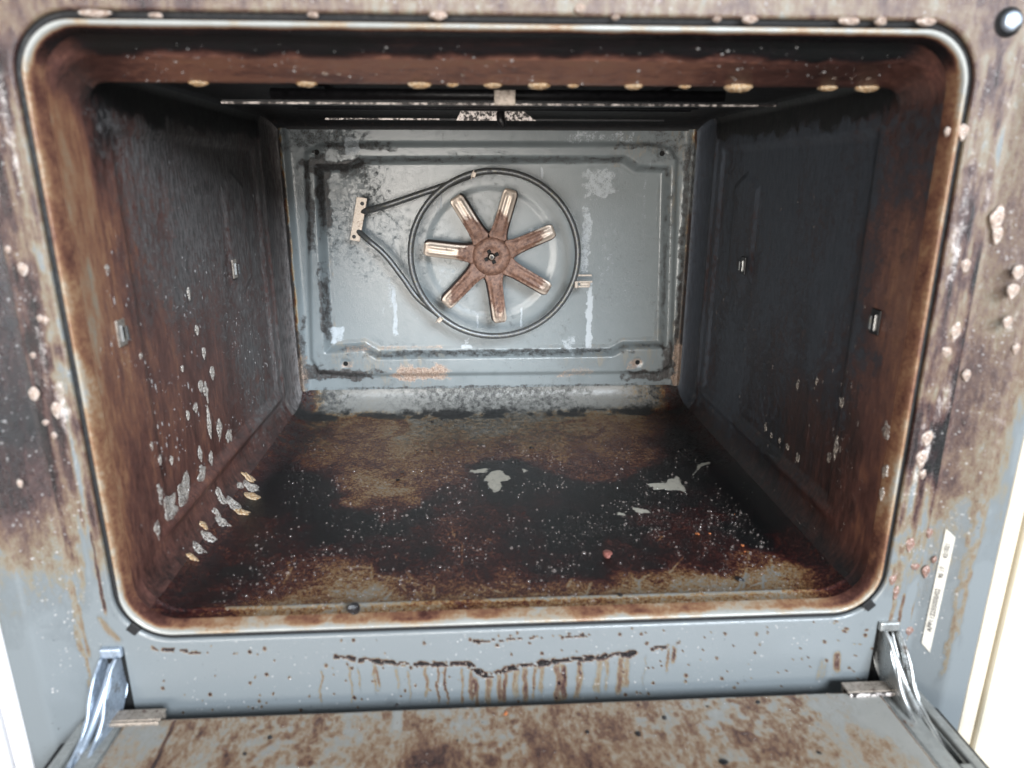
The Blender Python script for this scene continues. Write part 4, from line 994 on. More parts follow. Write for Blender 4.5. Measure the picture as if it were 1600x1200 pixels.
# ---- ring element with its two tails, mounting plate and clips
RCX, RCZ = RING_C
RING = empty('heating_ring', (RCX, 0.415, RCZ), OVEN)
RING['label'] = 'thin grey tubular heating ring looped round the fan'
RR = 0.0955
def ring_at(a, y_):
    return (RCX + RR * math.cos(R(a)), y_, RCZ + 0.975 * RR * math.sin(R(a)))
path = [(px, 0.4125, pz) for px, pz in TAIL1[:-1]]
path[0] = (path[0][0], 0.424, path[0][2])
path += [ring_at(100, 0.4105)] + [ring_at(90 - k * 3.5, 0.4085) for k in range(0, 103)]
path += [ring_at(100 - 370 - k, 0.4085 + 0.0007 * k) for k in (6, 10)]
v, f = sweep(smooth_path(path, 3), 0.0036, 12)
path = [ring_at(242, 0.4120), ring_at(234, 0.4135)] + [(px, 0.4155, pz) for px, pz in reversed(TAIL2[1:-1])]
path.append((TAIL2[0][0], 0.425, TAIL2[0][1]))
v2, f2 = sweep(smooth_path(path, 5), 0.0034, 12)
f = f + [tuple(k + len(v) for k in q_) for q_ in f2]
v = v + v2
link('tube', pydata('tube', v, f), M['tube'], RING)
bm = prism(PLATE, 'y', 0.4205, 0.4220, 0.0004)
link('mounting_plate', bm_mesh('mounting_plate', bm), M['clip'], RING, smooth=False)
for t, dx in ((0.14, 0.0015), (0.90, -0.0015)):
    px = (PLATE[0][0] + PLATE[1][0]) / 2 * (1 - t) + (PLATE[2][0] + PLATE[3][0]) / 2 * t
    pz = (PLATE[0][1] + PLATE[1][1]) / 2 * (1 - t) + (PLATE[2][1] + PLATE[3][1]) / 2 * t
    v, f = lathe_y([(0.0022, 0.4198), (0.0017, 0.4196), (0.0010, 0.4204)], px + dx, pz, 12)
    link('plate_screw', pydata('plate_screw', v, f), M['grill'], RING)
for (cx, cz), ang in zip(CLIP_PX[:2], (20, 45)):
    bm = bmesh.new()
    box_bm(bm, -0.0035, 0.0035, -0.0048, 0.004, -0.0042, 0.0042, 0.0008)
    box_bm(bm, -0.0022, -0.0008, -0.0055, 0.002, -0.0075, 0.0065, 0.0004)
    bmesh.ops.rotate(bm, verts=bm.verts[:], cent=(0, 0, 0), matrix=Matrix.Rotation(R(ang), 3, 'Y'))
    bmesh.ops.scale(bm, verts=bm.verts[:], vec=(0.75, 1, 0.75))
    bmesh.ops.translate(bm, verts=bm.verts[:], vec=(cx, 0.4095, cz))
    link('clip', bm_mesh('clip', bm), M['clip'], RING, smooth=False)
cx, cz = CLIP_PX[2]
bm = bmesh.new()
for dz, ln in ((0.0045, 0.015), (-0.0030, 0.016), (-0.0085, 0.013)):
    box_bm(bm, cx - 0.003, cx + ln, 0.4085, 0.4100, cz + dz - 0.0011, cz + dz + 0.0011, 0.0003)
box_bm(bm, cx + 0.002, cx + 0.014, 0.4105, 0.4115, cz - 0.0082, cz - 0.0032, 0.0003)
box_bm(bm, cx - 0.0055, cx - 0.0015, 0.4030, 0.4180, cz - 0.0095, cz - 0.0015, 0.0006)
link('clip', bm_mesh('clip', bm), M['clip'], RING, 'pale two-pronged clip on the right of the ring', smooth=False)

# ---- grill under the ceiling: sooty frame, tubes, centre strap
GR = empty('grill_element', (0, 0.10, 0.331), OVEN)
GR['label'] = 'blackened grill element hung under the ceiling with bare worn edges'
link('front_bar', box_mesh('front_bar', (-0.1835, 0.1853, 0.1000, 0.1012, 0.3303, 0.3314, 0.0003)), M['worn'], GR, smooth=False)
link('plate', box_mesh('plate', (-0.1835, 0.1853, 0.1014, 0.128, 0.3318, 0.3328, 0.0003)), M['grill'], GR, smooth=False)
link('rear_bar', box_mesh('rear_bar', (-0.1430, 0.1430, 0.2300, 0.2315, 0.3300, 0.3318, 0.0003)), M['grill'], GR, smooth=False)
link('worn_strip', box_mesh('worn_strip', (-0.1425, -0.0480, 0.2290, 0.2298, 0.3302, 0.3316, 0.0002)), M['worn'], GR, smooth=False)
link('centre_bracket', bm_mesh('centre_bracket', prism([(-0.034, 0.3300), (0.033, 0.3300), (0.022, 0.3375), (-0.030, 0.3375)], 'y', 0.2285, 0.2294)), M['worn'], GR, smooth=False)
link('strap', box_mesh('strap', (-0.0062, 0.0078, 0.0985, 0.0994, 0.3300, 0.3395, 0.0003)), M['retainer'], GR, smooth=False)
for k, yv in enumerate((0.135, 0.165, 0.195, 0.215)):
    v, f = sweep([(-0.16, yv, 0.340), (0.16, yv, 0.340)], 0.0038, 10)
    link('tube', pydata('tube', v, f), M['grill'], GR)
for sx_ in (-0.13, 0.13):
    link('hanger', box_mesh('hanger', (sx_ - 0.006, sx_ + 0.006, 0.11, 0.225, 0.3445, 0.3485, 0.0005)), M['grill'], GR, smooth=False)
v, f = sweep(smooth_path([(0.003, 0.226, 0.336), (0.003, 0.224, 0.331), (0.0045, 0.224, 0.327), (0.005, 0.224, 0.3235)], 5), [0.0035] * 9 + [0.003, 0.003, 0.0025, 0.002, 0.0016, 0.0012, 0.0006], 8)
link('tar_drip', pydata('tar_drip', v, f), M['crumb'], GR)

# ---- shelf clips on the side walls
for sgn, cy, cz in CLIPS:
    xw = sgn * 0.2430
    big = 0.80 if cy < 0.15 else 0.82
    clip = empty('shelf_clip', (xw, cy, cz), OVEN)
    bm = bmesh.new()
    box_bm(bm, min(xw, xw - sgn * 0.0015), max(xw, xw - sgn * 0.0015), cy - 0.006 * big, cy + 0.007 * big, cz - 0.0105 * big, cz + 0.0105 * big, 0.0006)
    link('plate', bm_mesh('plate', bm), M['grill'] if sgn > 0 else M['retainer'], clip, smooth=False)
    bm = bmesh.new()
    box_bm(bm, min(xw - sgn * 0.0015, xw - sgn * 0.0034), max(xw - sgn * 0.0015, xw - sgn * 0.0034), cy - 0.0030, cy - 0.0022, cz - 0.0052, cz + 0.0052, 0.0003)
    link('tongue', bm_mesh('tongue', bm), M['zinc'], clip, smooth=False)
    bm = bmesh.new()
    box_bm(bm, min(xw - sgn * 0.0048, xw - sgn * 0.0058), max(xw - sgn * 0.0048, xw - sgn * 0.0058), cy - 0.0021, cy + 0.0004, cz - 0.0046, cz + 0.0046, 0.0003)
    link('hook', bm_mesh('hook', bm), M['tube'], clip, smooth=False)
    bm = bmesh.new()
    box_bm(bm, min(xw - sgn * 0.0012, xw - sgn * 0.0019), max(xw - sgn * 0.0012, xw - sgn * 0.0019), cy + 0.0002, cy + 0.0028, cz - 0.0036, cz + 0.0036, 0.0003)
    link('slot', bm_mesh('slot', bm), M['void'], clip, smooth=False)

# ---- screw head at the upper right of the frame
SX, SZ = 0.2638, 0.3635
scr_ = empty('frame_screw', (SX, 0, SZ), OVEN)
v, f = lathe_y([(0.0034, -0.0046), (0.0044, -0.0042), (0.0050, -0.0030), (0.0052, -0.0012)], SX, SZ, 28)
link('head', pydata('head', v, f), M['zinc_blue'], scr_, smooth=False)
v, f = lathe_y([(0.0052, -0.0014), (0.0074, -0.0010), (0.0076, 0.001)], SX, SZ, 28)
link('washer', pydata('washer', v, f), M['gasket'], scr_)

# ---- sticker with a printed number on the right flange
q = [Vector(p) for p in STICKER]
un = (q[1] - q[0]).cross(q[3] - q[0]).normalized()
if un.y > 0:
    un = -un
bm = bmesh.new()
lo = [bm.verts.new(p + un * 0.0002) for p in q]
hi = [bm.verts.new(p + un * 0.0006) for p in q]
bm.faces.new(lo)
bm.faces.new(hi[::-1])
for i in range(4):
    bm.faces.new((lo[i], hi[i], hi[(i + 1) % 4], lo[(i + 1) % 4]))
stk = link('sticker', bm_mesh('sticker', bm), M['sticker'], OVEN, 'narrow white sticker with a printed number, upright on the right flange', smooth=False)
up = ((q[0] + q[1]) / 2 - (q[2] + q[3]) / 2).normalized()
acr = up.cross(un).normalized()
def text(body, t, size, parent, sq=1.0):
    c = bpy.data.curves.new('text', 'FONT')
    c.body = body
    c.size = size
    c.align_x = 'LEFT'
    c.align_y = 'CENTER'
    c.extrude = 0.00006
    c.offset = 0.00002
    o = bpy.data.objects.new('tmp_text', c)
    COL.objects.link(o)
    bpy.context.view_layer.update()
    me = bpy.data.meshes.new_from_object(o.evaluated_get(bpy.context.evaluated_depsgraph_get()))
    bpy.data.objects.remove(o)
    bot, topp = (q[2] + q[3]) / 2, (q[0] + q[1]) / 2
    org = bot + (topp - bot) * t + un * 0.0011
    xa, ya = up, un.cross(up)
    m = Matrix(((xa.x * sq, ya.x, un.x, org.x), (xa.y * sq, ya.y, un.y, org.y), (xa.z * sq, ya.z, un.z, org.z), (0, 0, 0, 1)))
    me.transform(m)
    link('printed_number', me, M['ink'], parent, smooth=False)
text('APP112255000/02', 0.15, 0.0040, stk, 1.12)
text('90 17', 0.62, 0.0038, stk, 1.0)
text('421021', 0.79, 0.0038, stk, 1.0)

# ---- hinges: hook in the frame slot and a pair of pressed arms running into the door
for sgn in (-1, 1):
    H = empty('door_hinge', (sgn * 0.258, -0.01, -0.03), OVEN)
    H['label'] = 'shiny zinc hinge arm at the lower %s of the doorway' % ('left' if sgn < 0 else 'right')
    zm = M['zinc_blue'] if sgn < 0 else M['zinc']  # left hinge carries its blue reflection as metal colour
    xa, xb = sorted((sgn * 0.2505, sgn * 0.2640))
    link('slot', box_mesh('slot', (xa - 0.001, xb + 0.001, 0.0012, 0.03, -0.058, -0.004)), M['void'], H, smooth=False)
    link('hook', box_mesh('hook', (xa, xb, -0.0035, 0.0010, -0.0115, -0.0045, 0.0012)), zm, H, smooth=False)
    outline = [(0.004, -0.010), (-0.004, -0.0105), (-0.011, -0.017), (-0.019, -0.028), (-0.027, -0.039), (-0.038, -0.049), (-0.060, -0.058), (-0.060, -0.070), (-0.040, -0.066), (-0.018, -0.058), (-0.006, -0.046), (0.003, -0.030)]
    for xs, th in ((0.2530, 0.0018), (0.2622, 0.0018)):
        bend = 0.0042
        bm = bmesh.new()
        pl = smooth_path([(0, a, b_) for a, b_ in outline + outline[:1]], 4)[:-1]
        for_v = []
        for side in (0, 1):
            vs = []
            for p_ in pl:
                t = min(1, max(0, -p_.y / 0.06))
                wob = 0.0008 * math.sin(p_.y * 420 + xs * 3000)
                vs.append(bm.verts.new((sgn * (xs + side * th + bend * t + wob), p_.y, p_.z)))
            for_v.append(vs)
        bm.faces.new(for_v[0])
        bm.faces.new(for_v[1][::-1])
        for i in range(len(pl)):
            bm.faces.new((for_v[0][i], for_v[1][i], for_v[1][(i + 1) % len(pl)], for_v[0][(i + 1) % len(pl)]))
        bmesh.ops.triangulate(bm, faces=[f_ for f_ in bm.faces if len(f_.verts) > 4])
        link('arm', bm_mesh('arm', bm), zm, H, smooth=False)
        # rolled front edge of the arm
        edge = [Vector((sgn * (xs + 0.0009 + bend * min(1, max(0, -a / 0.06)) + 0.0007 * math.sin(a * 300)), a - 0.0006, b_)) for a, b_ in outline[1:7]]
        v, f = sweep(smooth_path(edge, 6), [0.0012 + 0.0003 * math.sin(k * 0.35 + xs * 900) for k in range(31)], 8)
        link('rolled_edge', pydata('rolled_edge', v, f), zm, H)
    mid = [(sgn * 0.2585, -0.002, -0.016), (sgn * 0.2590, -0.012, -0.027), (sgn * 0.2620, -0.022, -0.040), (sgn * 0.2655, -0.040, -0.054), (sgn * 0.2665, -0.058, -0.064)]
    v, f = sweep(smooth_path(mid, 8), [0.0016 + 0.0012 * math.sin(k / 32 * math.pi) for k in range(33)], 8)
    link('link_bar', pydata('link_bar', v, f), zm, H)
    v, f = sweep(smooth_path([(sgn * (a + 0.0022), b_ + 0.001, c_ + 0.003 - 0.002 * k) for k, (a, b_, c_) in enumerate(mid)], 8), 0.0010, 6)
    link('spring_wire', pydata('spring_wire', v, f), M['zinc'], H)

# ---- open door lying flat below the opening
DOOR = empty('door', (0, -0.013, -0.08), OVEN)
DOOR['label'] = 'open drop-down door with grease-smeared inner glass'
zt = -0.0500
link('door_panel', box_mesh('door_panel', (-0.2500, 0.2500, -0.52, -0.0150, -0.082, zt, 0.0015)), M['door'], DOOR, smooth=False)
for sgn in (-1, 1):
    def bx(x0, x1, *r_):
        return (min(sgn * x0, sgn * x1), max(sgn * x0, sgn * x1)) + r_
    link('side_rail', box_mesh('side_rail', bx(0.2502, 0.2630, -0.52, -0.0150, -0.082, zt - 0.0004, 0.0012), bx(0.2706, 0.2775, -0.52, -0.0130, -0.082, zt + 0.0002, 0.0012),
                               bx(0.2631, 0.2705, -0.52, -0.0760, -0.082, zt - 0.0002, 0.0006)), M['door'], DOOR, smooth=False)
    link('hinge_slot', box_mesh('hinge_slot', bx(0.2631, 0.2705, -0.0759, -0.0160, -0.082, -0.071)), M['void'], DOOR, smooth=False)
    link('slot_lip', box_mesh('slot_lip', bx(0.2683, 0.2690, -0.0759, -0.0240, -0.0709, zt - 0.002, 0.0002)), M['zinc'], DOOR, smooth=False)
    link('outer_glass_edge', box_mesh('outer_glass_edge', bx(0.2777, 0.2850, -0.52, -0.0240, -0.095, zt - 0.006, 0.0015)), M['gasket'], DOOR, smooth=False)
    x0, x1 = (0.2240, 0.2622)
    rb = link('glass_retainer', box_mesh('glass_retainer', bx(x0, x1, -0.0205, -0.0108, -0.0462, -0.0446, 0.0005)), M['retainer'], DOOR, smooth=False)
    link('lip', box_mesh('lip', bx(x0 + 0.0004, x1 - 0.0002, -0.0226, -0.0207, -0.0478, -0.0450, 0.0007)), M['worn' if sgn > 0 else 'retainer'], rb, smooth=False)
    link('web', box_mesh('web', bx(x0 + 0.0006, x1, -0.0140, -0.0110, -0.0515, -0.0464, 0.0004)), M['retainer'], rb, smooth=False)
gxn, gyn = 420, 150
gx, gy = np.meshgrid(np.linspace(-0.2470, 0.2470, gxn), np.linspace(-0.0168, -0.14, gyn))
ed = np.minimum(np.minimum(0.2470 - np.abs(gx), -0.0168 - gy), 9)
gz = zt + 0.0030 - 0.0012 * (1 - np.clip(ed / 0.0022, 0, 1)) ** 2
x, y = gx.ravel(), gy.ravel()
b = idw(x + (fbm(x, y, 45, 1) - .5) * .035, y + (fbm(x, y, 45, 2) - .5) * .03, DOOR_BURN, 3.2, 0.004)[:, 0] * 0.82
b = np.maximum(b, 0.66 * sstep(0.0028, 0.0004, ed.ravel()) * sstep(0.34, 0.5, fbm(x, y, 40, 6)))
b = np.maximum(b, 0.34 * sstep(0.46, 0.62, fbm(x, y, 90, 16)) * sstep(0.235, 0.15, np.abs(x)))
b = np.maximum(b, 0.6 * sstep(0.0022, 0.0006, line_d(x, y, [(-0.2155, -0.02), (-0.213, -0.06), (-0.2125, -0.12)])))
b = np.maximum(b, (0.19 + 0.25 * (fbm(x, y, 30, 61) - 0.35) + 0.6 * (fbm(x, y, 220, 62) - 0.5)) * sstep(0.242, 0.20, np.abs(x) + 0.02 * (x > 0)))
wipe = sstep(0.004, 0.002, line_d(x, y, [(-0.075, -0.018), (-0.074, -0.032)]))
b = b * (1 - wipe)
st = np.column_stack([b, b * 0, b * 0, b * 0])
GL = np.stack([gx, gy, gz], -1)
top_rows = GL[:1].copy(); top_rows[..., 2] = zt + 0.0001; top_rows[..., 1] += 0.0004
GLs = np.concatenate([top_rows, GL, GL[-1:] * [1, 1, 1] + [0, -0.38, 0]], 0)
sts = np.concatenate([st[:gxn] * 0 + [0.7, 0, 0, 0], st, st[-gxn:]], 0)
link('inner_glass', grid_mesh('inner_glass', GLs, sts), M['glass'], DOOR)

# ------------------------------------------------------------------ cabinet panels either side
for sgn, nm, mt, lab in ((-1, 'white', 'white', 'glossy white cabinet panel at the far left edge'), (1, 'cream', 'cream', 'cream cabinet panel at the lower right edge')):
    c = empty('cabinet_panel', (sgn * 0.45, 0.0, -0.30))
    props(c, lab, 'cabinet panel')
    def bx(x0, x1, *r_):
        return (min(sgn * x0, sgn * x1), max(sgn * x0, sgn * x1)) + r_
    link('panel', box_mesh('panel', bx(0.3270, 0.62, -0.0150, 0.30, -0.30, 0.50, 0.002)), M[mt], c, smooth=False)
    link('edge_trim', box_mesh('edge_trim', bx(0.3145, 0.3262, -0.0120, 0.30, -0.30, 0.50, 0.002)), M['trim'] if sgn > 0 else M['white'], c, smooth=False)

# ------------------------------------------------------------------ foam, drops and crumbs
ORD = ['first', 'second', 'third', 'fourth', 'fifth', 'sixth', 'seventh', 'eighth', 'ninth', 'tenth', 'eleventh', 'twelfth', 'thirteenth', 'fourteenth', 'fifteenth', 'sixteenth', 'seventeenth',
       'eighteenth', 'nineteenth', 'twentieth', 'twenty-first', 'twenty-second', 'twenty-third', 'twenty-fourth', 'twenty-fifth', 'twenty-sixth']
def blob(name, pos, nrm, up, ru, rv, hgt, mat, seed, tail=0.0, lump=0.13):
    """an uneven dome of foam lying on a surface; tail draws its lower end out"""
    nrm, up = Vector(nrm).normalized(), Vector(up).normalized()
    rt = up.cross(nrm).normalized()
    n1, n2 = 24, 7
    rs = np.random.default_rng(seed)
    ph, am = rs.uniform(0, 6.28, 6), rs.uniform(0.3, 1.0, 6)
    V, Fc = [], []
    for i in range(n2 + 1):
        e = i / n2 * math.pi / 2
        for k in range(n1):
            th = 2 * math.pi * k / n1
            rad = math.cos(e) * (1 + lump * sum(am[m] * math.sin((m + 2) * th + ph[m]) for m in range(4)) * 0.5)
            a, b_ = rad * math.cos(th) * ru, rad * math.sin(th) * rv
            if tail and b_ < 0:
                b_ *= 1 + tail
                a *= 1 - 0.35 * min(1, -b_ / rv / (1 + tail))
            hh = math.sin(e) ** 0.8 * hgt * (1 + lump * 0.6 * math.sin(3 * th + ph[4] + 4 * e)) - 0.0004
            V.append(rt * a + up * b_ + nrm * hh)
    for i in range(n2):
        for k in range(n1):
            Fc.append((i * n1 + k, i * n1 + (k + 1) % n1, (i + 1) * n1 + (k + 1) % n1, (i + 1) * n1 + k))
    Fc.append(tuple(n2 * n1 + k for k in range(n1)))
    Fc.append(tuple(range(n1))[::-1])
    o = link(name, pydata(name, V, Fc), mat)
    o.location = Vector(pos)
    return o
def foam_set(tab, place, group, label, order=lambda e: e[0], desc='from the left'):
    items = sorted(tab, key=order)
    for i, e in enumerate(items):
        o = place(e, i)
        props(o, label % ORD[i] if len(items) > 1 else label, 'foam', group)
foam_set(FOAM_LIP, lambda e, i: blob('foam_bead', (e[0], 0.0530, 0.3371), (0, -0.15, -1), (0, -1, 0.1), e[1] * 1.1, e[1] * 0.6, e[1] * 0.34 + 0.0005, M['foam_tan'], i),
         'foam beads along the ceiling lip', 'tan foam bead hanging from the ceiling lip, %s from the left')
def strip_z(y):
    return lerp_tab(y, TAB)[2]
foam_set(FOAM_STRIP, lambda e, i: blob('foam_spot', (e[0], 0.040, strip_z(0.040)), (0, -0.45, -1), (0, -1, 0.3), e[2] * 0.7, e[2] * 0.8, e[2] * 0.25, M['foam'], 40 + i),
         'foam spots on the ceiling lip', 'small pale foam spot on the brown ceiling lip, %s from the left')
foam_set(FOAM_GAP, lambda e, i: blob('foam_clot', (e[0], -0.001, e[1]), (0, -1, 0.1), (0, 0, 1), e[2] * 0.9, e[3] * 0.8, 0.0026, M['foam'], 60 + i),
         'foam clots along the top gap', 'pale foam clot in the gap above the doorway, %s from the left')
foam_set(FOAM_R, lambda e, i: blob('foam_blob', (e[0], 0.0 if abs(e[0]) < 0.2740 else -(abs(e[0]) - 0.274) * 0.62, e[1]), (0, -1, 0), (0.05, 0, 1), e[2] * 0.9, e[3] * 0.9, 0.0018, M['foam_pink' if e[1] < 0.07 else 'foam'], 80 + i, 0.3),
         'foam blobs on the right of the frame', 'bubbly foam blob on the right frame beside the doorway, %s from the top', order=lambda e: -e[1])
foam_set(FOAM_R2, lambda e, i: blob('foam_blob', (e[0] - 0.0105, -0.0138, e[1] + 0.004), (0, -1, 0), (0, 0, 1), e[2], e[3], 0.0017, M['foam'], 110 + i, 0.4),
         'foam blobs on the right outer edge', 'foam blob on the outermost right edge of the oven, %s from the top', order=lambda e: -e[1])
foam_set(FOAM_L, lambda e, i: blob('foam_blob', (e[0] if abs(e[0]) < 0.274 else e[0] * 0.985, 0.0 if abs(e[0]) < 0.2740 else -(abs(e[0]) - 0.274) * 0.60, e[1]), (0, -1, 0), (0, 0, 1), e[2] * 0.9, e[3] * 0.9, 0.0017, M['foam'], 120 + i, 0.2),
         'foam blobs on the left of the frame', 'pale foam blob on the left frame, %s from the top', order=lambda e: -e[1])
def wall_x(y, z, sgn):
    hw, zb, zt_, rb, rt_ = lerp_tab(y, TAB)
    x_ = hw
    if z < zb + rb:
        t = max(0.0, zb + rb - z)
        x_ = hw - rb + math.sqrt(max(0, rb * rb - min(t, rb) ** 2))
    pr = 0.003 if (0.08 < y < 0.37 and 0.055 < z < 0.31) else 0.0
    return sgn * (x_ + pr)
def on_left(e, i, mat, hgt):
    """lies on the left wall or its rounded foot; drawn out down the slope"""
    x_, y_, z_, ru, rv = e
    hw, zb, zt_, rb, rt_ = lerp_tab(y_, TAB)
    a = min(math.pi / 2, max(0.0, math.acos(max(-1, min(1, (zb + rb - z_) / rb))) if z_ < zb + rb else math.pi / 2))
    nrm = Vector((math.sin(a), 0, math.cos(a)))
    up_ = Vector((-math.cos(a), 0, math.sin(a)))
    return blob('foam_streak', (x_, y_, z_), nrm, up_, ru, rv, hgt, mat, 140 + i, 0.35, 0.42 if ru * rv > 2.5e-5 else 0.2)
foam_set(FOAM_WL, lambda e, i: on_left(e, i, M['foam_grey'], 0.0011),
         'foam streaks on the left wall', 'pale foam streak on the left cavity wall, %s from the front', order=lambda e: e[1])
foam_set(FOAM_WL2, lambda e, i: on_left(e, i + 50, M['foam_tan' if i % 3 == 0 else 'foam_grey'], 0.0013),
         'foam streaks at the foot of the left wall', 'pale foam streak where left wall meets the floor, %s from the front', order=lambda e: e[1])
foam_set(FOAM_WR, lambda e, i: blob('foam_streak', (wall_x(e[0], max(e[1], 0.012), 1), e[0], max(e[1], 0.012)), (-1, 0, 0), (0, 0, 1), e[2] * 1.6, e[3], 0.0012, M['foam_grey'], 200 + i, 0.35, 0.3),
         'foam streaks on the right wall', 'small foam streak on the dark right cavity wall, %s from the front')

def floor_z(x_, y_):
    hw, zb, zt_, rb, rt_ = lerp_tab(y_, TAB)
    t = max(0.0, abs(x_) - (hw - rb))
    return zb + rb - math.sqrt(max(0.0, rb * rb - min(t, rb) ** 2))
def lump(name, pos, size, mat, seed, squash=0.6):
    bm = bmesh.new()
    bmesh.ops.create_icosphere(bm, subdivisions=2, radius=1)
    rs = np.random.default_rng(seed)
    k1 = rs.normal(size=(5, 3)) * 2.2
    for v_ in bm.verts:
        c = v_.co.copy()
        s_ = 1 + 0.28 * sum(math.sin(c.dot(Vector(k)) + i) for i, k in enumerate(k1)) / 1.6
        v_.co = Vector((c.x * s_ * size * (0.7 + 0.5 * rs.random() * 0 + 0.3), c.y * s_ * size * 0.8, (c.z * s_ * squash + squash * 0.5) * size))
    bmesh.ops.rotate(bm, verts=bm.verts[:], cent=(0, 0, 0), matrix=Matrix.Rotation(rs.uniform(0, 6.28), 3, 'Z'))
    o = link(name, bm_mesh(name, bm), mat, smooth=False)
    o.location = Vector(pos)
    return o
for i, (cx, cy, w) in enumerate(sorted(CRUMBS)):
    o = lump('burnt_crumb', (cx, cy, floor_z(cx, cy)), w * 0.55, M['crumb'], 300 + i, 0.5)
    props(o, 'black burnt crumb on the oven floor, %s crumb from the left' % ORD[i], 'crumb', 'burnt crumbs on the oven floor')
for i, (cx, cy, w) in enumerate(sorted(FLOOR_SPECKS)):
    o = lump('orange_crumb', (cx, cy, floor_z(cx, cy)), w * 0.42, M['orange'], 330 + i, 0.5)
    props(o, 'orange crumb on the right of the oven floor, %s from the left' % ORD[i], 'crumb', 'orange crumbs on the oven floor')
o = lump('pink_crumb', (0.0785, 0.0745, floor_z(0.0785, 0.0745)), 0.0043, M['pinkcrumb'], 350, 0.55)
props(o, 'pinkish red lump of burnt food on the middle of the floor', 'crumb')
o = lump('charred_lump', (-0.1040, 0.0085, 0.0105), 0.0040, M['crumb'], 351, 0.8)
props(o, 'shiny black charred lump stuck on the front edge of the floor', 'crumb')
for i, (cx, cy, w) in enumerate(sorted(FLAKES)):
    o = lump('grease_flake', (cx, cy, zt + 0.0029), w * 0.45, M['crumb'] if i != 5 else M['orange'], 360 + i, 0.35)
    props(o, ('black burnt flake on the door glass, %s flake from the left' if i != 5 else 'orange flake on the door glass, %s flake from the left') % ORD[i], 'crumb', 'flakes on the door glass')

def dome_cloud(name, P_, N_, rad, mat, flat=0.7, stretch=None):
    """thousands of small drops joined into one mesh"""
    k, m = 8, 3
    T, Fq = [], []
    for i in range(m):
        e = i / m * math.pi / 2
        for j in range(k):
            a = 2 * math.pi * j / k
            T.append((math.cos(e) * math.cos(a), math.cos(e) * math.sin(a), math.sin(e) * flat))
    T.append((0, 0, flat))
    T = np.array(T)
    tri = []
    for i in range(m - 1):
        for j in range(k):
            a, b_, c, d = i * k + j, i * k + (j + 1) % k, (i + 1) * k + (j + 1) % k, (i + 1) * k + j
            tri += [(a, b_, c), (a, c, d)]
    for j in range(k):
        tri.append(((m - 1) * k + j, (m - 1) * k + (j + 1) % k, m * k))
    tri = np.array(tri)
    P_, N_, rad = np.asarray(P_, float), np.asarray(N_, float), np.asarray(rad, float)
    N_ = N_ / np.linalg.norm(N_, axis=1)[:, None]
    up_ = np.where(np.abs(N_[:, 2:3]) > 0.9, [[0, 1, 0]], [[0, 0, 1]])
    A = np.cross(up_, N_)
    A /= np.linalg.norm(A, axis=1)[:, None]
    B_ = np.cross(N_, A)
    st_ = np.ones(len(P_)) if stretch is None else np.asarray(stretch)
    V = P_[:, None] + rad[:, None, None] * (T[None, :, 0:1] * A[:, None] + T[None, :, 1:2] * B_[:, None] * st_[:, None, None] + T[None, :, 2:3] * N_[:, None])
    Fi = (tri[None] + (np.arange(len(P_)) * len(T))[:, None, None]).reshape(-1, 3)
    me = bpy.data.meshes.new(name)
    me.vertices.add(V.size // 3)
    me.vertices.foreach_set('co', V.reshape(-1).astype(np.float32))
    me.loops.add(Fi.size)
    me.loops.foreach_set('vertex_index', Fi.reshape(-1).astype(np.int32))
    me.polygons.add(len(Fi))
    me.polygons.foreach_set('loop_start', np.arange(0, Fi.size, 3, dtype=np.int32))
    me.update(calc_edges=True)
    return link(name, me, mat)
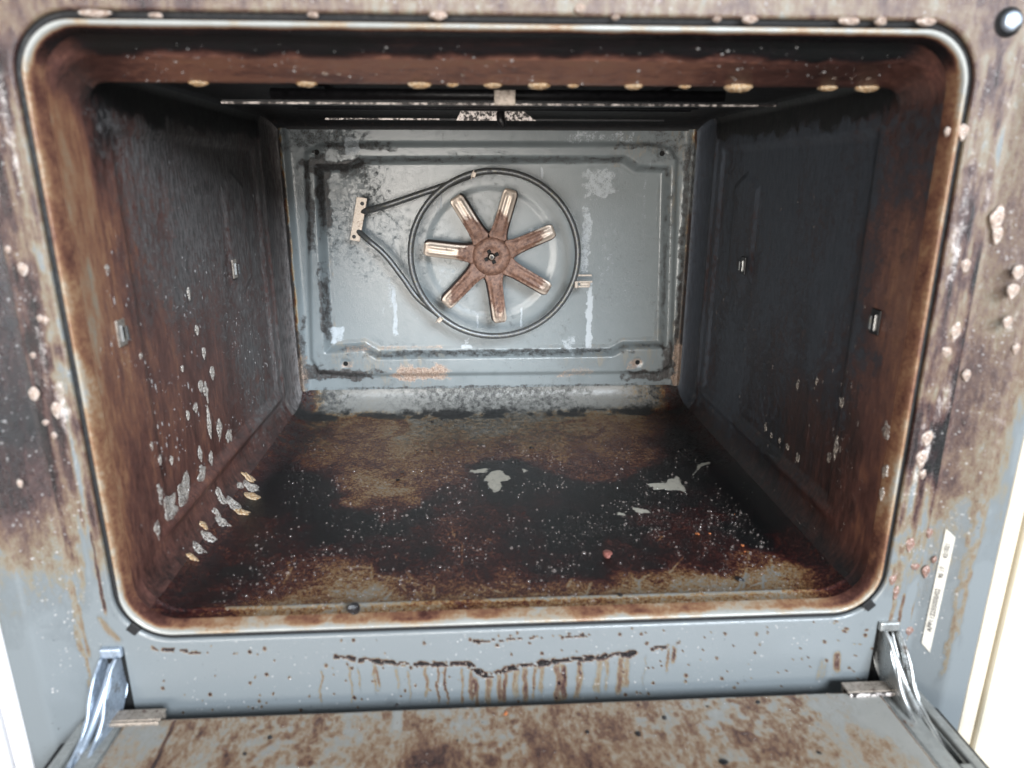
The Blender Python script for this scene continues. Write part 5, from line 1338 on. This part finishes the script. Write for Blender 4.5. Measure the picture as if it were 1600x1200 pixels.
# floor drops: dense over the wet black pool, smaller and fewer at the back
P_, N_, r_, P2, N2, r2 = [], [], [], [], [], []
while len(P_) < 3600:
    x_, y_ = rng.uniform(-0.205, 0.21), rng.beta(1.15, 2.0) * 0.33 + 0.012
    dens = float(fbm(np.array([x_]), np.array([y_]), 25, 60)[0])
    if rng.random() > 0.13 + 3.0 * max(0, dens - 0.40) * (1.5 if x_ > -0.02 else 1.0):
        continue
    r0 = 0.00026 + 0.0010 * rng.random() ** 5 + (0.0010 if rng.random() < 0.012 else 0)
    P_.append((x_, y_, floor_z(x_, y_))); N_.append((0, 0, 1)); r_.append(r0)
props(dome_cloud('floor_droplets', P_, N_, r_, M['drop'], 0.75), 'tiny water droplets beaded all over the greasy oven floor', 'droplets', None, 'stuff')
for sgn, cnt, nm in ((-1, 420, 'left'), (1, 260, 'right')):
    P_, N_, r_, s_ = [], [], [], []
    while len(P_) < cnt:
        y_, z_ = rng.uniform(0.03, 0.38), rng.beta(1.3, 2.2) * 0.30 + 0.012
        if float(fbm(np.array([y_]), np.array([z_]), 22, 70 + sgn)[0]) < 0.36 + 0.2 * rng.random():
            continue
        P_.append((wall_x(y_, z_, sgn), y_, z_)); N_.append((-sgn, 0, 0))
        r_.append(0.00028 + 0.0007 * rng.random() ** 4); s_.append(1 + 2.5 * rng.random() ** 2)
    props(dome_cloud('wall_droplets', P_, N_, r_, M['drop_white' if sgn < 0 else 'drop'], 0.5, s_), 'fine pale droplets running down the %s cavity wall' % nm, 'droplets', None, 'stuff')
P_, N_, r_ = [], [], []
while len(P_) < 2600:
    x_, z_ = rng.uniform(-0.273, 0.273), rng.uniform(-0.06, 0.395)
    if abs(x_) < 0.255 and -0.004 < z_ < 0.367:
        continue
    if 0.249 < abs(x_) < 0.265 and z_ < -0.003:
        continue
    if z_ < 0 and rng.random() < 0.35:
        continue
    if float(fbm(np.array([x_]), np.array([z_]), 45, 90)[0]) < 0.34 + 0.28 * rng.random():
        continue
    P_.append((x_, 0.0, z_)); N_.append((0, -1, 0)); r_.append(0.00016 + 0.0006 * rng.random() ** 6)
for sgn in (-1, 1):
    for k in range(420):
        t, z_ = rng.random(), rng.uniform(-0.03, 0.4)
        P_.append((sgn * (0.276 + 0.017 * t), -0.0005 - 0.012 * t, z_)); N_.append((-sgn * 0.57, -0.82, 0)); r_.append(0.0002 + 0.0007 * rng.random() ** 4)
props(dome_cloud('frame_droplets', P_, N_, r_, M['drop_white'], 0.6), 'tiny white cleaner droplets speckled over the front frame', 'droplets', None, 'stuff')
P_, N_, r_ = [], [], []
for k in range(190):
    x_ = rng.uniform(-0.22, 0.22)
    y_ = rng.uniform(0.013, 0.052)
    P_.append((x_, y_, strip_z(y_))); N_.append((0, -0.3, -1)); r_.append(0.0003 + 0.0009 * rng.random() ** 5)
props(dome_cloud('ceiling_droplets', P_, N_, r_, M['drop_white'], 0.5), 'small pale droplets on the brown lip of the ceiling', 'droplets', None, 'stuff')
P_, N_, r_ = [], [], []
for k in range(900):
    x_, y_ = rng.uniform(-0.24, 0.24), -0.018 - 0.075 * rng.random()
    P_.append((x_, y_, zt + 0.0029)); N_.append((0, 0, 1)); r_.append(0.00022 + 0.0006 * rng.random() ** 3)
props(dome_cloud('door_droplets', P_, N_, r_, M['drop_dark'], 0.6), 'fine droplets and specks over the door glass', 'droplets', None, 'stuff')
